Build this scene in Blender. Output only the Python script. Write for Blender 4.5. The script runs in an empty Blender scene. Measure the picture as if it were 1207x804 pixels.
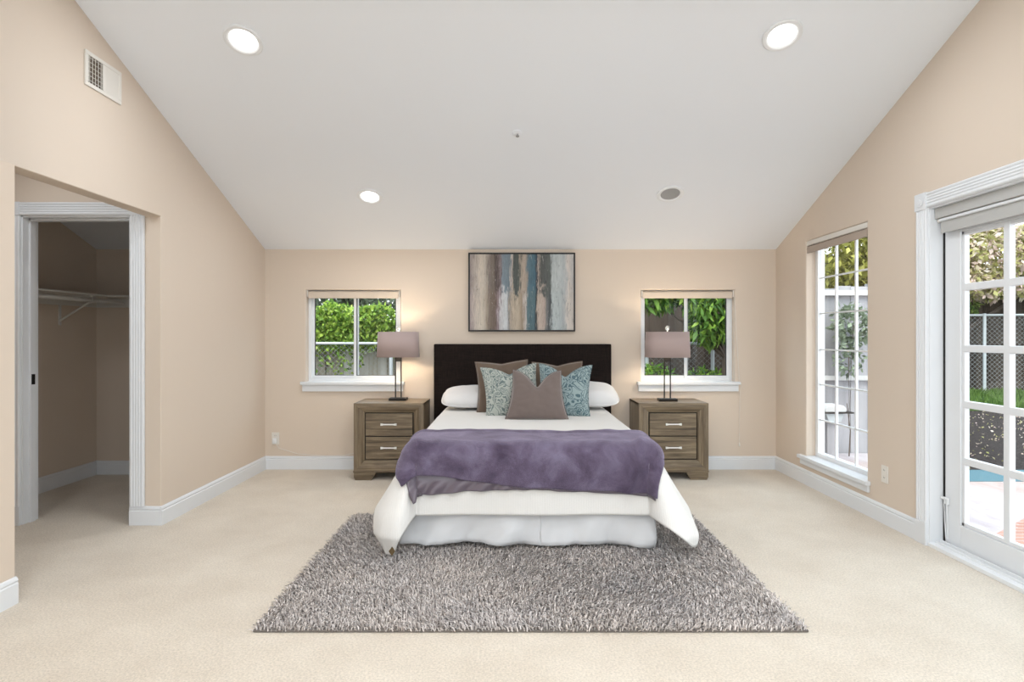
import bpy, math, random
import numpy as np
from mathutils import Vector, Matrix, noise as mnoise

random.seed(7)
rng = np.random.default_rng(11)
PI = math.pi
scene = bpy.context.scene
COL = scene.collection

# ------------------------------------------------------------------ camera, light, exposure
cam_d = bpy.data.cameras.new('camera')
cam = bpy.data.objects.new('camera', cam_d)
COL.objects.link(cam)
cam.location = (0, 0, 1.25)
cam.rotation_euler = (PI / 2, 0, 0)
cam_d.sensor_width = 36.0
cam_d.lens = 697.0 / 1207.0 * 36.0
cam_d.shift_x = 0.5 / 1207.0
cam_d.shift_y = -4.5 / 1207.0
cam_d.clip_start = 0.05
scene.camera = cam

vs = scene.view_settings
scene.display_settings.display_device = 'sRGB'
vs.view_transform = 'Standard'
vs.look = 'None'
vs.exposure = 0.92
vs.gamma = 1.0
vs.use_curve_mapping = False

SKY_STRENGTH = 1.85
CAN_W = 4.5            # downlights in the part of the ceiling in view
FILL_CAN_W = 11.0       # unseen downlights added to brighten the room
LAMP_W = 13.0            # table lamp bulbs

world = bpy.data.worlds.new('overcast_sky')
scene.world = world
world.use_nodes = True
wn = world.node_tree
wn.nodes.clear()
w_out = wn.nodes.new('ShaderNodeOutputWorld')
w_bg = wn.nodes.new('ShaderNodeBackground')
w_tc = wn.nodes.new('ShaderNodeTexCoord')
w_sep = wn.nodes.new('ShaderNodeSeparateXYZ')
w_ramp = wn.nodes.new('ShaderNodeValToRGB')
w_ramp.color_ramp.elements[0].position = 0.0
w_ramp.color_ramp.elements[0].color = (0.92, 0.97, 1.0, 1)
w_ramp.color_ramp.elements[1].position = 0.8
w_ramp.color_ramp.elements[1].color = (0.72, 0.87, 1.0, 1)
wn.links.new(w_tc.outputs['Generated'], w_sep.inputs[0])
wn.links.new(w_sep.outputs['Z'], w_ramp.inputs[0])
wn.links.new(w_ramp.outputs[0], w_bg.inputs['Color'])
w_bg.inputs['Strength'].default_value = SKY_STRENGTH
wn.links.new(w_bg.outputs[0], w_out.inputs[0])

sun_d = bpy.data.lights.new('hazy_sun', 'SUN')
sun_d.energy = 1.8
sun_d.angle = math.radians(25)
sun_d.color = (1.0, 0.96, 0.88)
sun = bpy.data.objects.new('hazy_sun', sun_d)
sun.rotation_euler = (math.radians(32), math.radians(-6), 0)   # high, from behind the house
COL.objects.link(sun)

# ------------------------------------------------------------------ room measures
XL, XR = -2.335, 2.504
YB = 5.6
YREAR = -1.9
EAVE = 2.082
SLOPE = 0.398
YRIDGE = 3.165
ZR = EAVE + SLOPE * (YB - YRIDGE)
def ceil_z(y):
    return min(ZR, EAVE + SLOPE * (YB - y))

# ------------------------------------------------------------------ mesh helpers
class MB:
    def __init__(self):
        self.v = []; self.f = []
    def add(self, vs_, fs_):
        n = len(self.v)
        self.v.extend([tuple(p) for p in vs_])
        self.f.extend([tuple(i + n for i in f) for f in fs_])
        return self
    def box(self, x0, x1, y0, y1, z0, z1):
        v = [(x0,y0,z0),(x1,y0,z0),(x1,y1,z0),(x0,y1,z0),(x0,y0,z1),(x1,y0,z1),(x1,y1,z1),(x0,y1,z1)]
        f = [(0,3,2,1),(4,5,6,7),(0,1,5,4),(1,2,6,5),(2,3,7,6),(3,0,4,7)]
        return self.add(v, f)
    def prism(self, pts, axis, a, b):
        """2-D polygon pts extruded along axis from a to b (x: pts=(y,z); y: pts=(x,z); z: pts=(x,y))."""
        n = len(pts)
        def mk(p, t):
            return (t, p[0], p[1]) if axis == 'x' else (p[0], t, p[1]) if axis == 'y' else (p[0], p[1], t)
        v = [mk(p, a) for p in pts] + [mk(p, b) for p in pts]
        f = [tuple(range(n))[::-1], tuple(range(n, 2 * n))]
        for i in range(n):
            j = (i + 1) % n
            f.append((i, j, n + j, n + i))
        return self.add(v, f)
    def tube(self, pts, r, seg=8, closed=False, caps=True):
        pts = [Vector(p) for p in pts]
        n = len(pts)
        rs = r if isinstance(r, (list, tuple)) else [r] * n
        rings = []
        up = None
        for i, p in enumerate(pts):
            if closed:
                t = (pts[(i + 1) % n] - pts[i - 1])
            else:
                t = (pts[min(i + 1, n - 1)] - pts[max(i - 1, 0)])
            t.normalize()
            if up is None:
                up = Vector((0, 0, 1)) if abs(t.z) < 0.9 else Vector((1, 0, 0))
            a = t.cross(up)
            if a.length < 1e-6:
                a = t.orthogonal()
            a.normalize()
            b = a.cross(t).normalized()
            up = b
            rings.append([p + rs[i] * (math.cos(2*PI*k/seg) * a + math.sin(2*PI*k/seg) * b) for k in range(seg)])
        v = [q for ring in rings for q in ring]
        f = []
        m = n if closed else n - 1
        for i in range(m):
            i2 = (i + 1) % n
            for k in range(seg):
                k2 = (k + 1) % seg
                f.append((i*seg+k, i*seg+k2, i2*seg+k2, i2*seg+k))
        if not closed and caps:
            f.append(tuple(range(seg))[::-1])
            f.append(tuple((n-1)*seg + k for k in range(seg)))
        return self.add(v, f)
    def lathe(self, prof, c=(0,0,0), seg=32, sx=1.0, sy=1.0):
        """profile [(r,z)] turned about z."""
        v = []; f = []
        for (r, z) in prof:
            for k in range(seg):
                a = 2*PI*k/seg
                v.append((c[0] + r*math.cos(a)*sx, c[1] + r*math.sin(a)*sy, c[2] + z))
        for i in range(len(prof) - 1):
            for k in range(seg):
                k2 = (k + 1) % seg
                f.append((i*seg+k, i*seg+k2, (i+1)*seg+k2, (i+1)*seg+k))
        if prof[0][0] > 1e-6: f.append(tuple(range(seg))[::-1])
        if prof[-1][0] > 1e-6: f.append(tuple((len(prof)-1)*seg + k for k in range(seg)))
        return self.add(v, f)
    def grid(self, P, nu, nv, flip=False):
        f = []
        for j in range(nv - 1):
            for i in range(nu - 1):
                a = j*nu + i
                q = (a, a+1, a+nu+1, a+nu)
                f.append(q[::-1] if flip else q)
        return self.add(P, f)
    def build(self, name, mat, parent=None, smooth=False, bevel=0.0, seg=2, angle=35, solid=0.0, solid_off=-1.0, subsurf=0):
        me = bpy.data.meshes.new(name)
        me.from_pydata(self.v, [], self.f)
        me.update()
        me.materials.append(mat)
        if smooth:
            me.polygons.foreach_set('use_smooth', [True] * len(me.polygons))
            me.set_sharp_from_angle(angle=math.radians(angle))
        o = bpy.data.objects.new(name, me)
        COL.objects.link(o)
        if parent is not None: o.parent = parent
        if solid:
            m = o.modifiers.new('thickness', 'SOLIDIFY'); m.thickness = solid; m.offset = solid_off
        if subsurf:
            m = o.modifiers.new('smooth', 'SUBSURF'); m.levels = subsurf; m.render_levels = subsurf
        if bevel:
            m = o.modifiers.new('soft_edges', 'BEVEL'); m.width = bevel; m.segments = seg
            m.limit_method = 'ANGLE'; m.angle_limit = math.radians(40)
            me.polygons.foreach_set('use_smooth', [True] * len(me.polygons))
            me.set_sharp_from_angle(angle=math.radians(angle))
            m.harden_normals = True
        return o

def np_mesh(name, verts, quads, mat, parent=None, smooth=False):
    """fast mesh from numpy arrays; quads (n,4) or tris (n,3)."""
    me = bpy.data.meshes.new(name)
    k = quads.shape[1]
    me.vertices.add(len(verts)); me.vertices.foreach_set('co', verts.astype(np.float32).ravel())
    me.loops.add(quads.size); me.loops.foreach_set('vertex_index', quads.astype(np.int32).ravel())
    me.polygons.add(len(quads))
    me.polygons.foreach_set('loop_start', np.arange(0, quads.size, k, dtype=np.int32))
    me.polygons.foreach_set('loop_total', np.full(len(quads), k, dtype=np.int32))
    me.update(calc_edges=True); me.validate()
    me.materials.append(mat)
    if smooth:
        me.polygons.foreach_set('use_smooth', [True] * len(me.polygons))
    o = bpy.data.objects.new(name, me); COL.objects.link(o)
    if parent is not None: o.parent = parent
    return o

def tag(o, label=None, cat=None, group=None, kind=None):
    if label: o['label'] = label
    if cat: o['category'] = cat
    if group: o['group'] = group
    if kind: o['kind'] = kind
    return o
def struct(o, label=None, cat=None):
    return tag(o, label, cat, None, 'structure')
def thing(name, label, cat, loc=(0,0,0), rot=(0,0,0), group=None, kind=None):
    o = bpy.data.objects.new(name, None)
    o.empty_display_size = 0.1
    o.location = loc; o.rotation_euler = rot
    COL.objects.link(o)
    return tag(o, label, cat, group, kind)
def dup(root, loc, rot, label, group=None):
    r = root.copy(); COL.objects.link(r); r.location = loc; r.rotation_euler = rot
    r['label'] = label
    if group: r['group'] = group
    for ch in list(root.children):
        c = ch.copy(); COL.objects.link(c); c.parent = r
        for g in list(ch.children):
            d = g.copy(); COL.objects.link(d); d.parent = c
    return r

# ------------------------------------------------------------------ materials
def lin(c):
    return tuple(((x/255.0)/12.92 if x/255.0 <= 0.04045 else ((x/255.0+0.055)/1.055)**2.4) for x in c) + (1.0,)

class Mat:
    def __init__(self, name, color=(0.8,0.8,0.8,1), rough=0.5, metal=0.0, sheen=0.0, spec=0.5):
        m = bpy.data.materials.new(name); m.use_nodes = True
        self.m = m; self.nt = m.node_tree; self.n = self.nt.nodes; self.l = self.nt.links
        self.b = self.n['Principled BSDF']
        self.b.inputs['Base Color'].default_value = color
        self.b.inputs['Roughness'].default_value = rough
        self.b.inputs['Metallic'].default_value = metal
        self.b.inputs['Specular IOR Level'].default_value = spec
        if sheen:
            self.b.inputs['Sheen Weight'].default_value = sheen
            self.b.inputs['Sheen Roughness'].default_value = 0.5
        self._co = None
    def coord(self, scale=(1,1,1), kind='Object', rot=(0,0,0)):
        tc = self.n.new('ShaderNodeTexCoord'); mp = self.n.new('ShaderNodeMapping')
        mp.inputs['Scale'].default_value = scale; mp.inputs['Rotation'].default_value = rot
        self.l.new(tc.outputs[kind], mp.inputs['Vector'])
        return mp.outputs['Vector']
    def noise(self, scale, detail=2.0, rough=0.5, co=None, dist=0.0):
        t = self.n.new('ShaderNodeTexNoise')
        t.inputs['Scale'].default_value = scale; t.inputs['Detail'].default_value = detail
        t.inputs['Roughness'].default_value = rough; t.inputs['Distortion'].default_value = dist
        if co is None: co = self.coord()
        self.l.new(co, t.inputs['Vector'])
        return t.outputs['Fac']
    def ramp(self, fac, stops, interp='LINEAR'):
        r = self.n.new('ShaderNodeValToRGB')
        cr = r.color_ramp; cr.interpolation = interp
        while len(cr.elements) < len(stops): cr.elements.new(0.5)
        for e, (p, c) in zip(cr.elements, stops):
            e.position = p; e.color = c
        self.l.new(fac, r.inputs[0])
        return r.outputs[0]
    def mix(self, fac, a, b, mode='MIX'):
        x = self.n.new('ShaderNodeMix'); x.data_type = 'RGBA'; x.blend_type = mode
        for s, val in ((x.inputs[0], fac), (x.inputs[6], a), (x.inputs[7], b)):
            if hasattr(val, 'is_linked') or hasattr(val, 'links'): self.l.new(val, s)
            else: s.default_value = val
        return x.outputs[2]
    def math(self, op, a, b=0.0, c=0.0):
        x = self.n.new('ShaderNodeMath'); x.operation = op
        for s, val in zip(x.inputs, (a, b, c)):
            if hasattr(val, 'links'): self.l.new(val, s)
            else: s.default_value = val
        return x.outputs[0]
    def color(self, sock): self.l.new(sock, self.b.inputs['Base Color']); return self
    def bump(self, h, strength=0.3, dist=0.01):
        b = self.n.new('ShaderNodeBump'); b.inputs['Strength'].default_value = strength
        b.inputs['Distance'].default_value = dist
        self.l.new(h, b.inputs['Height']); self.l.new(b.outputs[0], self.b.inputs['Normal'])
        return self
    def island(self):
        g = self.n.new('ShaderNodeNewGeometry'); return g.outputs['Random Per Island']

def paint(name, col, rough=0.75, bump=0.06, scale=160, spec=0.25):
    M = Mat(name, col, rough, spec=spec)
    if bump < 0.03:                                   # smooth enamel: only the faintest mottling
        M.color(M.mix(M.noise(scale*0.2, 2), tuple(c*0.985 for c in col[:3]) + (1,), col)); return M.m
    M.bump(M.noise(scale, 2), bump, 0.003)
    return M.m

M_WALL = paint('peach_wall_paint', (0.70, 0.595, 0.495, 1), 0.8)
M_CEIL = paint('white_ceiling_paint', (0.835, 0.855, 0.89, 1), 0.85)
M_TRIM = paint('white_trim_paint', (0.765, 0.78, 0.80, 1), 0.4, 0.02, 60, 0.4)
M_VINYL = paint('white_vinyl', (0.82, 0.83, 0.84, 1), 0.35, 0.01, 60, 0.4)
M_PLASTIC = paint('ivory_plastic', (0.78, 0.74, 0.68, 1), 0.4, 0.01, 60, 0.4)
M_DARK = Mat('black_rubber', (0.012, 0.012, 0.012, 1), 0.6).m
M_BRONZE = Mat('dark_bronze_metal', (0.018, 0.015, 0.013, 1), 0.4, 0.6).m
M_SILVER = Mat('brushed_silver_metal', (0.86, 0.85, 0.83, 1), 0.4, 0.35).m

M = Mat('beige_carpet', (0.6,0.5,0.4,1), 0.95, spec=0.1, sheen=0.2)
big = M.noise(2.6, 7, 0.68, M.coord())
fine = M.noise(110, 3, 0.75, M.coord())
c1 = M.ramp(big, [(0.3, (0.70,0.605,0.495,1)), (0.7, (0.81,0.72,0.605,1))])
c2 = M.ramp(fine, [(0.3, (0.70,0.70,0.70,1)), (0.62, (1,1,1,1))])
M.color(M.mix(1.0, c1, c2, 'MULTIPLY')); M.bump(fine, 0.5, 0.008)
M_CARPET = M.m

def glass_mat(name, tint=(0.97,0.98,0.98,1), f=0.05):
    m = bpy.data.materials.new(name); m.use_nodes = True
    nt = m.node_tree; nt.nodes.clear()
    o = nt.nodes.new('ShaderNodeOutputMaterial'); mx = nt.nodes.new('ShaderNodeMixShader')
    t = nt.nodes.new('ShaderNodeBsdfTransparent'); g = nt.nodes.new('ShaderNodeBsdfGlossy')
    fr = nt.nodes.new('ShaderNodeFresnel')
    ge = nt.nodes.new('ShaderNodeNewGeometry'); mr = nt.nodes.new('ShaderNodeMapRange')   # thin pane: same index from both faces
    mr.inputs['To Min'].default_value = 1.25; mr.inputs['To Max'].default_value = 1/1.25
    nt.links.new(ge.outputs['Backfacing'], mr.inputs['Value']); nt.links.new(mr.outputs[0], fr.inputs['IOR'])
    t.inputs[0].default_value = tint; g.inputs['Roughness'].default_value = 0.02
    nt.links.new(fr.outputs[0], mx.inputs[0]); nt.links.new(t.outputs[0], mx.inputs[1])
    nt.links.new(g.outputs[0], mx.inputs[2]); nt.links.new(mx.outputs[0], o.inputs[0])
    return m
M_GLASS = glass_mat('window_glass')

def emit_mat(name, col, s):
    m = bpy.data.materials.new(name); m.use_nodes = True
    nt = m.node_tree; nt.nodes.clear()
    o = nt.nodes.new('ShaderNodeOutputMaterial'); e = nt.nodes.new('ShaderNodeEmission')
    e.inputs[0].default_value = col; e.inputs[1].default_value = s
    nt.links.new(e.outputs[0], o.inputs[0])
    return m
M_LENS = emit_mat('lit_lens', (1, 0.985, 0.96, 1), 2.2)
M_BULB = emit_mat('lit_bulb', (1, 0.85, 0.65, 1), 6.0)

def wood_mat(name, vertical, seed):
    M = Mat(name, rough=0.36, spec=0.5)
    sc = (36, 36, 2.0) if vertical else (2.0, 36, 36)
    co = M.coord(sc)
    g1 = M.noise(1.0, 6, 0.68, co, 0.25)
    co2 = M.coord(tuple(4*s if s > 10 else s for s in sc))
    g2 = M.noise(1.3, 3, 0.6, co2)
    c1 = M.ramp(g1, [(0.30, (0.055,0.036,0.020,1)), (0.5, (0.185,0.135,0.082,1)), (0.70, (0.345,0.265,0.170,1))])
    c2 = M.ramp(g2, [(0.3, (0.72,0.72,0.72,1)), (0.6, (1,1,1,1))])
    M.color(M.mix(1.0, c1, c2, 'MULTIPLY')); M.bump(g2, 0.15, 0.003)
    return M.m
M_WOODH = wood_mat('weathered_oak_horizontal', False, 0)
M_WOODV = wood_mat('weathered_oak_vertical', True, 0)

# ------------------------------------------------------------------ room shell
def wall_grid(name, axis, p0, p1, us, zs, holes, top=None, mat=M_WALL, bevel=0.014):
    """Solid wall between planes p0 < p1 (axis 'x': wall lies in the y-z plane, 'y': in x-z); holes = [(u0,u1,z0,z1)]."""
    us = sorted(set(us + [h[0] for h in holes] + [h[1] for h in holes]))
    zs = sorted(set(zs + [h[2] for h in holes] + [h[3] for h in holes]))
    zmax = zs[-1]
    V = []; idx = {}
    def vid(p, i, j):
        k = (p, i, j)
        if k not in idx:
            z = zs[j]
            if top and j == len(zs) - 1: z = top(us[i])
            idx[k] = len(V)
            V.append((p, us[i], z) if axis == 'x' else (us[i], p, z))
        return idx[k]
    def solid(i, j):
        if i < 0 or j < 0 or i >= len(us) - 1 or j >= len(zs) - 1: return False
        u, z = (us[i] + us[i+1]) / 2, (zs[j] + zs[j+1]) / 2
        return not any(h[0] < u < h[1] and h[2] < z < h[3] for h in holes)
    F = []
    for i in range(len(us) - 1):
        for j in range(len(zs) - 1):
            if not solid(i, j): continue
            a = [vid(p0,i,j), vid(p0,i+1,j), vid(p0,i+1,j+1), vid(p0,i,j+1)]
            b = [vid(p1,i,j), vid(p1,i+1,j), vid(p1,i+1,j+1), vid(p1,i,j+1)]
            F.append(tuple(a)); F.append(tuple(b[::-1]))
            for (di, dj, e) in ((-1,0,(0,3)), (1,0,(1,2)), (0,-1,(0,1)), (0,1,(3,2))):
                if not solid(i+di, j+dj):
                    F.append((a[e[0]], a[e[1]], b[e[1]], b[e[0]]))
    mb = MB(); mb.v = V; mb.f = F
    o = mb.build(name, mat, bevel=bevel, seg=3)
    import bmesh
    bm = bmesh.new(); bm.from_mesh(o.data); bmesh.ops.recalc_face_normals(bm, faces=bm.faces[:]); bm.to_mesh(o.data); bm.free()
    return struct(o)

floor = struct(MB().box(-4.1, 2.62, YREAR - 0.15, 5.72, -0.12, 0.0).build('floor', M_CARPET))
pts = [(5.75, EAVE - SLOPE*0.15), (YRIDGE, ZR), (YREAR - 0.2, ZR), (YREAR - 0.2, ZR + 0.14), (YRIDGE, ZR + 0.14), (5.75, EAVE - SLOPE*0.15 + 0.14)]
struct(MB().prism(pts, 'x', XL - 0.107, 2.70).build('ceiling', M_CEIL))

WIN1 = (-1.945, -1.056, 0.826, 1.696)
WIN2 = (1.2275, 2.111, 0.826, 1.696)
OPEN = (2.782, 3.94, -0.12, 2.055)       # opening in the left wall to the closet passage
WIN3 = (4.165, 5.03, 0.235, 2.065)
DOOR = (1.17, 3.544, -0.12, 2.026)
CLOS = (-3.267, -2.535, -0.12, 2.061)    # closet doorway
wall_back = wall_grid('wall_back', 'y', YB, YB + 0.12, [XL - 0.107, 2.66], [-0.12, 2.10], [WIN1, WIN2])
wall_grid('wall_left', 'x', XL - 0.107, XL, [YREAR - 0.12, YRIDGE, YB + 0.12], [-0.12, 2.06, 3.2], [OPEN], top=lambda y: ceil_z(y) + 0.06)
wall_grid('wall_right', 'x', XR, XR + 0.15, [YREAR - 0.12, YRIDGE, YB + 0.12], [-0.12, 2.075, 3.2], [WIN3, DOOR], top=lambda y: ceil_z(y) + 0.06, bevel=0.010)
FILLWIN = (-2.0, 2.15, 0.12, 2.55)  # opening added out of view for fill daylight
wall_grid('wall_rear', 'y', YREAR - 0.12, YREAR, [XL - 0.107, XR + 0.15], [-0.12, ZR + 0.05], [FILLWIN])
# closet and passage shell
wall_grid('wall_closet_front', 'y', 3.94, 4.066, [-3.9, XL - 0.107], [-0.12, 2.62], [CLOS], bevel=0.004)
struct(MB().prism([(2.5,-0.12),(5.5,-0.12),(5.5,2.7),(2.5,2.7)], 'x', -3.9, -3.785).build('wall_closet_left', M_WALL))
struct(MB().box(-3.9, XL - 0.107, 5.39, 5.5, -0.12, 2.2).build('wall_closet_back', M_WALL))
struct(MB().box(-3.9, XL - 0.107, 2.55, 2.65, -0.12, 2.62).build('wall_passage_near', M_WALL))
struct(MB().prism([(5.5,2.05-0.38*0.11),(4.0,2.05+0.38*1.39),(4.0,2.70),(5.5,2.12)], 'x', -3.9, XL - 0.107).build('ceiling_closet', M_CEIL))
struct(MB().box(-3.9, XL - 0.107, 2.5, 4.02, 2.50, 2.62).build('ceiling_passage', M_CEIL))

# baseboards -------------------------------------------------------
BH = 0.125
def base_prof(t=0.016):
    return [(0,0),(t,0),(t,0.094),(t-0.004,0.099),(t-0.003,0.104),(t-0.001,0.108),(t-0.006,0.120),(0.004,BH),(0,BH)]
def baseboard(name, side, at, a, b):
    P = base_prof()
    if side == '+x': o = MB().prism([(at + p[0], p[1]) for p in P], 'y', a, b)     # on a wall facing +x
    elif side == '-x': o = MB().prism([(at - p[0], p[1]) for p in P], 'y', a, b)
    else: o = MB().prism([(at - p[0], p[1]) for p in P], 'x', a, b)                 # facing -y
    return struct(o.build(name, M_TRIM))
baseboard('baseboard_back', '-y', YB, XL, XR)
baseboard('baseboard_left', '+x', XL, 3.924, YB)
baseboard('baseboard_left', '+x', XL, YREAR, 2.782)
baseboard('baseboard_left', '-y', 3.94, -2.54, XL)
baseboard('baseboard_right', '-x', XR, 3.63, YB)
baseboard('baseboard_right', '-x', XR, YREAR, 1.08)
baseboard('baseboard_closet', '+x', -3.785, 4.066, 5.39)
baseboard('baseboard_closet', '-y', 5.39, -3.785, XL - 0.107)
baseboard('baseboard_passage', '-y', 3.94, -3.785, -3.36)

# door casings ------------------------------------------------------
def flute(w, t=0.020):
    """fluted casing section: list of (u, depth) from u=0..w"""
    p = [(0,0),(0,t*0.75),(0.006,t)]
    k = 4; m = 0.012
    step = (w - 2*m) / k
    for i in range(k):
        a = m + i*step
        p += [(a+0.002,t),(a+0.30*step,t-0.004),(a+0.70*step,t-0.004),(a+step-0.002,t)]
    p += [(w-0.006,t),(w,t*0.75),(w,0)]
    return p
def casing_vert_y(mb, x0, w, yface, z0, z1):     # on a face looking to -y
    mb.prism([(x0+u, yface-d) for u, d in flute(w)], 'z', z0, z1)
mb = MB()
casing_vert_y(mb, -2.535, 0.093, 3.94, BH, 2.061)
casing_vert_y(mb, -3.36, 0.093, 3.94, BH, 2.061)
mb.prism([(3.94-d, 2.061+u) for u, d in flute(0.085)], 'x', -3.267, -2.535)
for x in (-2.537, -3.362):                       # corner blocks and plinths
    mb.box(x, x+0.096, 3.916, 3.94, 2.061, 2.148)
mb.box(-3.362, -3.265, 3.918, 3.94, 0, BH)
struct(mb.build('trim_1', M_TRIM))
mb = MB()                                        # closet door jamb lining with stop
for s, x in ((1, -3.267), (-1, -2.535)):
    a, b = sorted((x, x + s*0.012)); mb.box(a, b, 3.938, 4.068, 0, 2.061)
    a, b = sorted((x + s*0.012, x + s*0.026)); mb.box(a, b, 3.985, 4.03, 0, 2.049)
mb.box(-3.267, -2.535, 3.938, 4.068, 2.049, 2.063)
mb.box(-3.255, -2.547, 3.985, 4.03, 2.035, 2.049)
jamb = struct(mb.build('door_2', M_TRIM, bevel=0.002))
MB().box(-3.2415, -3.2400, 3.992, 4.022, 0.93, 1.0).build('strike_plate', M_BRONZE, jamb)

# sliding glass door on the right ----------------------------------
mb = MB()
mb.prism([(XR - d, 3.544 + u) for u, d in flute(0.092, 0.022)], 'z', BH + 0.012, 2.02)
mb.prism([(XR - d, 1.078 + u) for u, d in flute(0.092, 0.022)], 'z', BH + 0.012, 2.02)
mb.prism([(XR - d, 2.026 + u) for u, d in flute(0.090, 0.022)], 'y', 1.17, 3.544)
for y in (3.541, 1.075):
    mb.box(XR - 0.026, XR, y, y + 0.098, 2.018, 2.120)
    mb.tube([(XR - 0.027, y + 0.049, 2.069), (XR - 0.030, y + 0.049, 2.069)], 0.032, 20)
    mb.tube([(XR - 0.027, y + 0.049, 2.069), (XR - 0.034, y + 0.049, 2.069)], 0.016, 16)
    mb.box(XR - 0.026, XR, y + 0.002, y + 0.097, 0, BH + 0.012)
struct(mb.build('trim_2', M_TRIM, bevel=0.002))

door = struct(thing('door_1', None, None, (2.58, 2.357, 0)))
def L(mb_box, o=door): return mb_box
dx, dy = 2.58, 2.357
mb = MB()                                         # frame lining and sill
mb.box(XR - 0.002 - dx, XR + 0.15 - dx, 3.536 - dy, 3.546 - dy, 0, 2.03)
mb.box(XR - 0.002 - dx, XR + 0.15 - dx, 1.168 - dy, 1.178 - dy, 0, 2.03)
mb.box(XR - 0.002 - dx, XR + 0.15 - dx, 1.17 - dy, 3.544 - dy, 2.016, 2.03)
mb.build('door_frame', M_TRIM, door)
mb = MB()
mb.box(XR - 0.012 - dx, XR + 0.155 - dx, 1.17 - dy, 3.544 - dy, -0.02, 0.022)
mb.box(XR + 0.030 - dx, XR + 0.036 - dx, 1.17 - dy, 3.544 - dy, 0.02, 0.034)
mb.box(XR + 0.060 - dx, XR + 0.070 - dx, 1.17 - dy, 3.544 - dy, 0.02, 0.040)
mb.build('threshold', M_VINYL, door, bevel=0.003)
mb = MB(); mb.box(0.0, 0.05, 3.5255 - dy, 3.537 - dy, 0.03, 2.01); mb.build('weather_strip', M_DARK, door)
ROWZ = [1.537, 1.185, 0.865, 0.539]
def door_panel(y_far, y_near, x0):
    y1, y0 = y_far - dy, y_near - dy
    mb = MB()
    st = 0.120; t0, t1 = x0, x0 + 0.045
    zt, zb, z_lo, z_hi = 1.858, 0.165, 0.030, 1.985
    mb.box(t0, t1, y1 - st, y1, z_lo, z_hi); mb.box(t0, t1, y0, y0 + st, z_lo, z_hi)
    mb.box(t0, t1, y0 + st, y1 - st, zt, z_hi); mb.box(t0, t1, y0 + st, y1 - st, z_lo, zb)
    p = mb.build('door_panel', M_TRIM, door, bevel=0.003)
    mb = MB()                                     # glazing bars with a moulded bead round the opening
    g1, g0 = y1 - st, y0 + st
    bd = 0.022
    mb.box(t0+0.008, t1-0.008, g1-bd, g1, zb, zt); mb.box(t0+0.008, t1-0.008, g0, g0+bd, zb, zt)
    mb.box(t0+0.008, t1-0.008, g0, g1, zt-bd, zt); mb.box(t0+0.008, t1-0.008, g0, g1, zb, zb+bd)
    n = 3; w = (g1 - g0 - 2*bd - 2*0.040) / n
    for i in (1, 2):
        a = g1 - bd - i*w - (i-1)*0.040
        mb.box(t0+0.006, t1-0.006, a-0.040, a, zb, zt)
    for z in ROWZ:
        mb.box(t0+0.0065, t1-0.0065, g0, g1, z-0.020, z+0.020)
    mb.build('glazing_bars', M_TRIM, p, bevel=0.004)
    MB().box(t0+0.020, t0+0.025, g0, g1, zb, zt).build('glass', M_GLASS, p)
door_panel(3.526, 2.36, 0.005)
door_panel(2.40, 1.185, 0.056)

def roller_cloth(name='pale_shade_fabric', c=(0.48,0.475,0.46,1)):
    M = Mat(name, c, 0.85, spec=0.15); M.bump(M.noise(500, 2), 0.2, 0.002); return M.m
M_SHADE_D = roller_cloth()
M_SHADE_W = roller_cloth('beige_shade_fabric', (0.66,0.56,0.46,1))
M_SHADE_T = roller_cloth('taupe_shade_fabric', (0.46,0.38,0.32,1))
# rolled shade in the head of the door
t = thing('roller_blind', 'pale grey roller blind drawn up above the glass patio door', 'window blind', (2.545, 2.357, 2.016))
mb = MB(); mb.box(-0.020, 0.034, -1.17, 1.172, -0.062, 0.0); mb.build('shade_cassette', M_SHADE_D, t, bevel=0.004)
mb = MB(); mb.box(-0.012, 0.014, -1.165, 1.155, -0.082, -0.064); mb.build('bottom_bar', M_TRIM, t, bevel=0.006)
mb = MB(); mb.tube([(0.004,1.158,-0.073),(0.004,1.170,-0.073)], 0.011, 12); mb.build('end_cap', M_PLASTIC, t, smooth=True)
mb = MB(); mb.box(0.002, 0.010, -1.16, 1.15, -0.150, -0.083); mb.build('shade_fabric', M_SHADE_D, t)
# cord tensioner at the foot of the door
t = thing('cord_tensioner', 'small white plastic shade cord tensioner low on the patio door stile', 'cord holder', (2.582, 3.502, 0.06))
mb = MB(); mb.box(-0.010, 0.0, -0.016, 0.016, 0.20, 0.24); mb.box(-0.022, -0.008, -0.012, 0.03, 0.228, 0.243)
mb.build('clip', M_VINYL, t, bevel=0.003)
mb = MB(); mb.tube([(-0.012, 0.012, 0.225), (-0.014, 0.004, 0.10), (-0.012, -0.002, 0.0), (-0.012, -0.018, 0.0), (-0.014, -0.020, 0.10), (-0.012, -0.010, 0.225)], 0.0022, 6)
mb.build('cord', M_VINYL, t, smooth=True)

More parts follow.
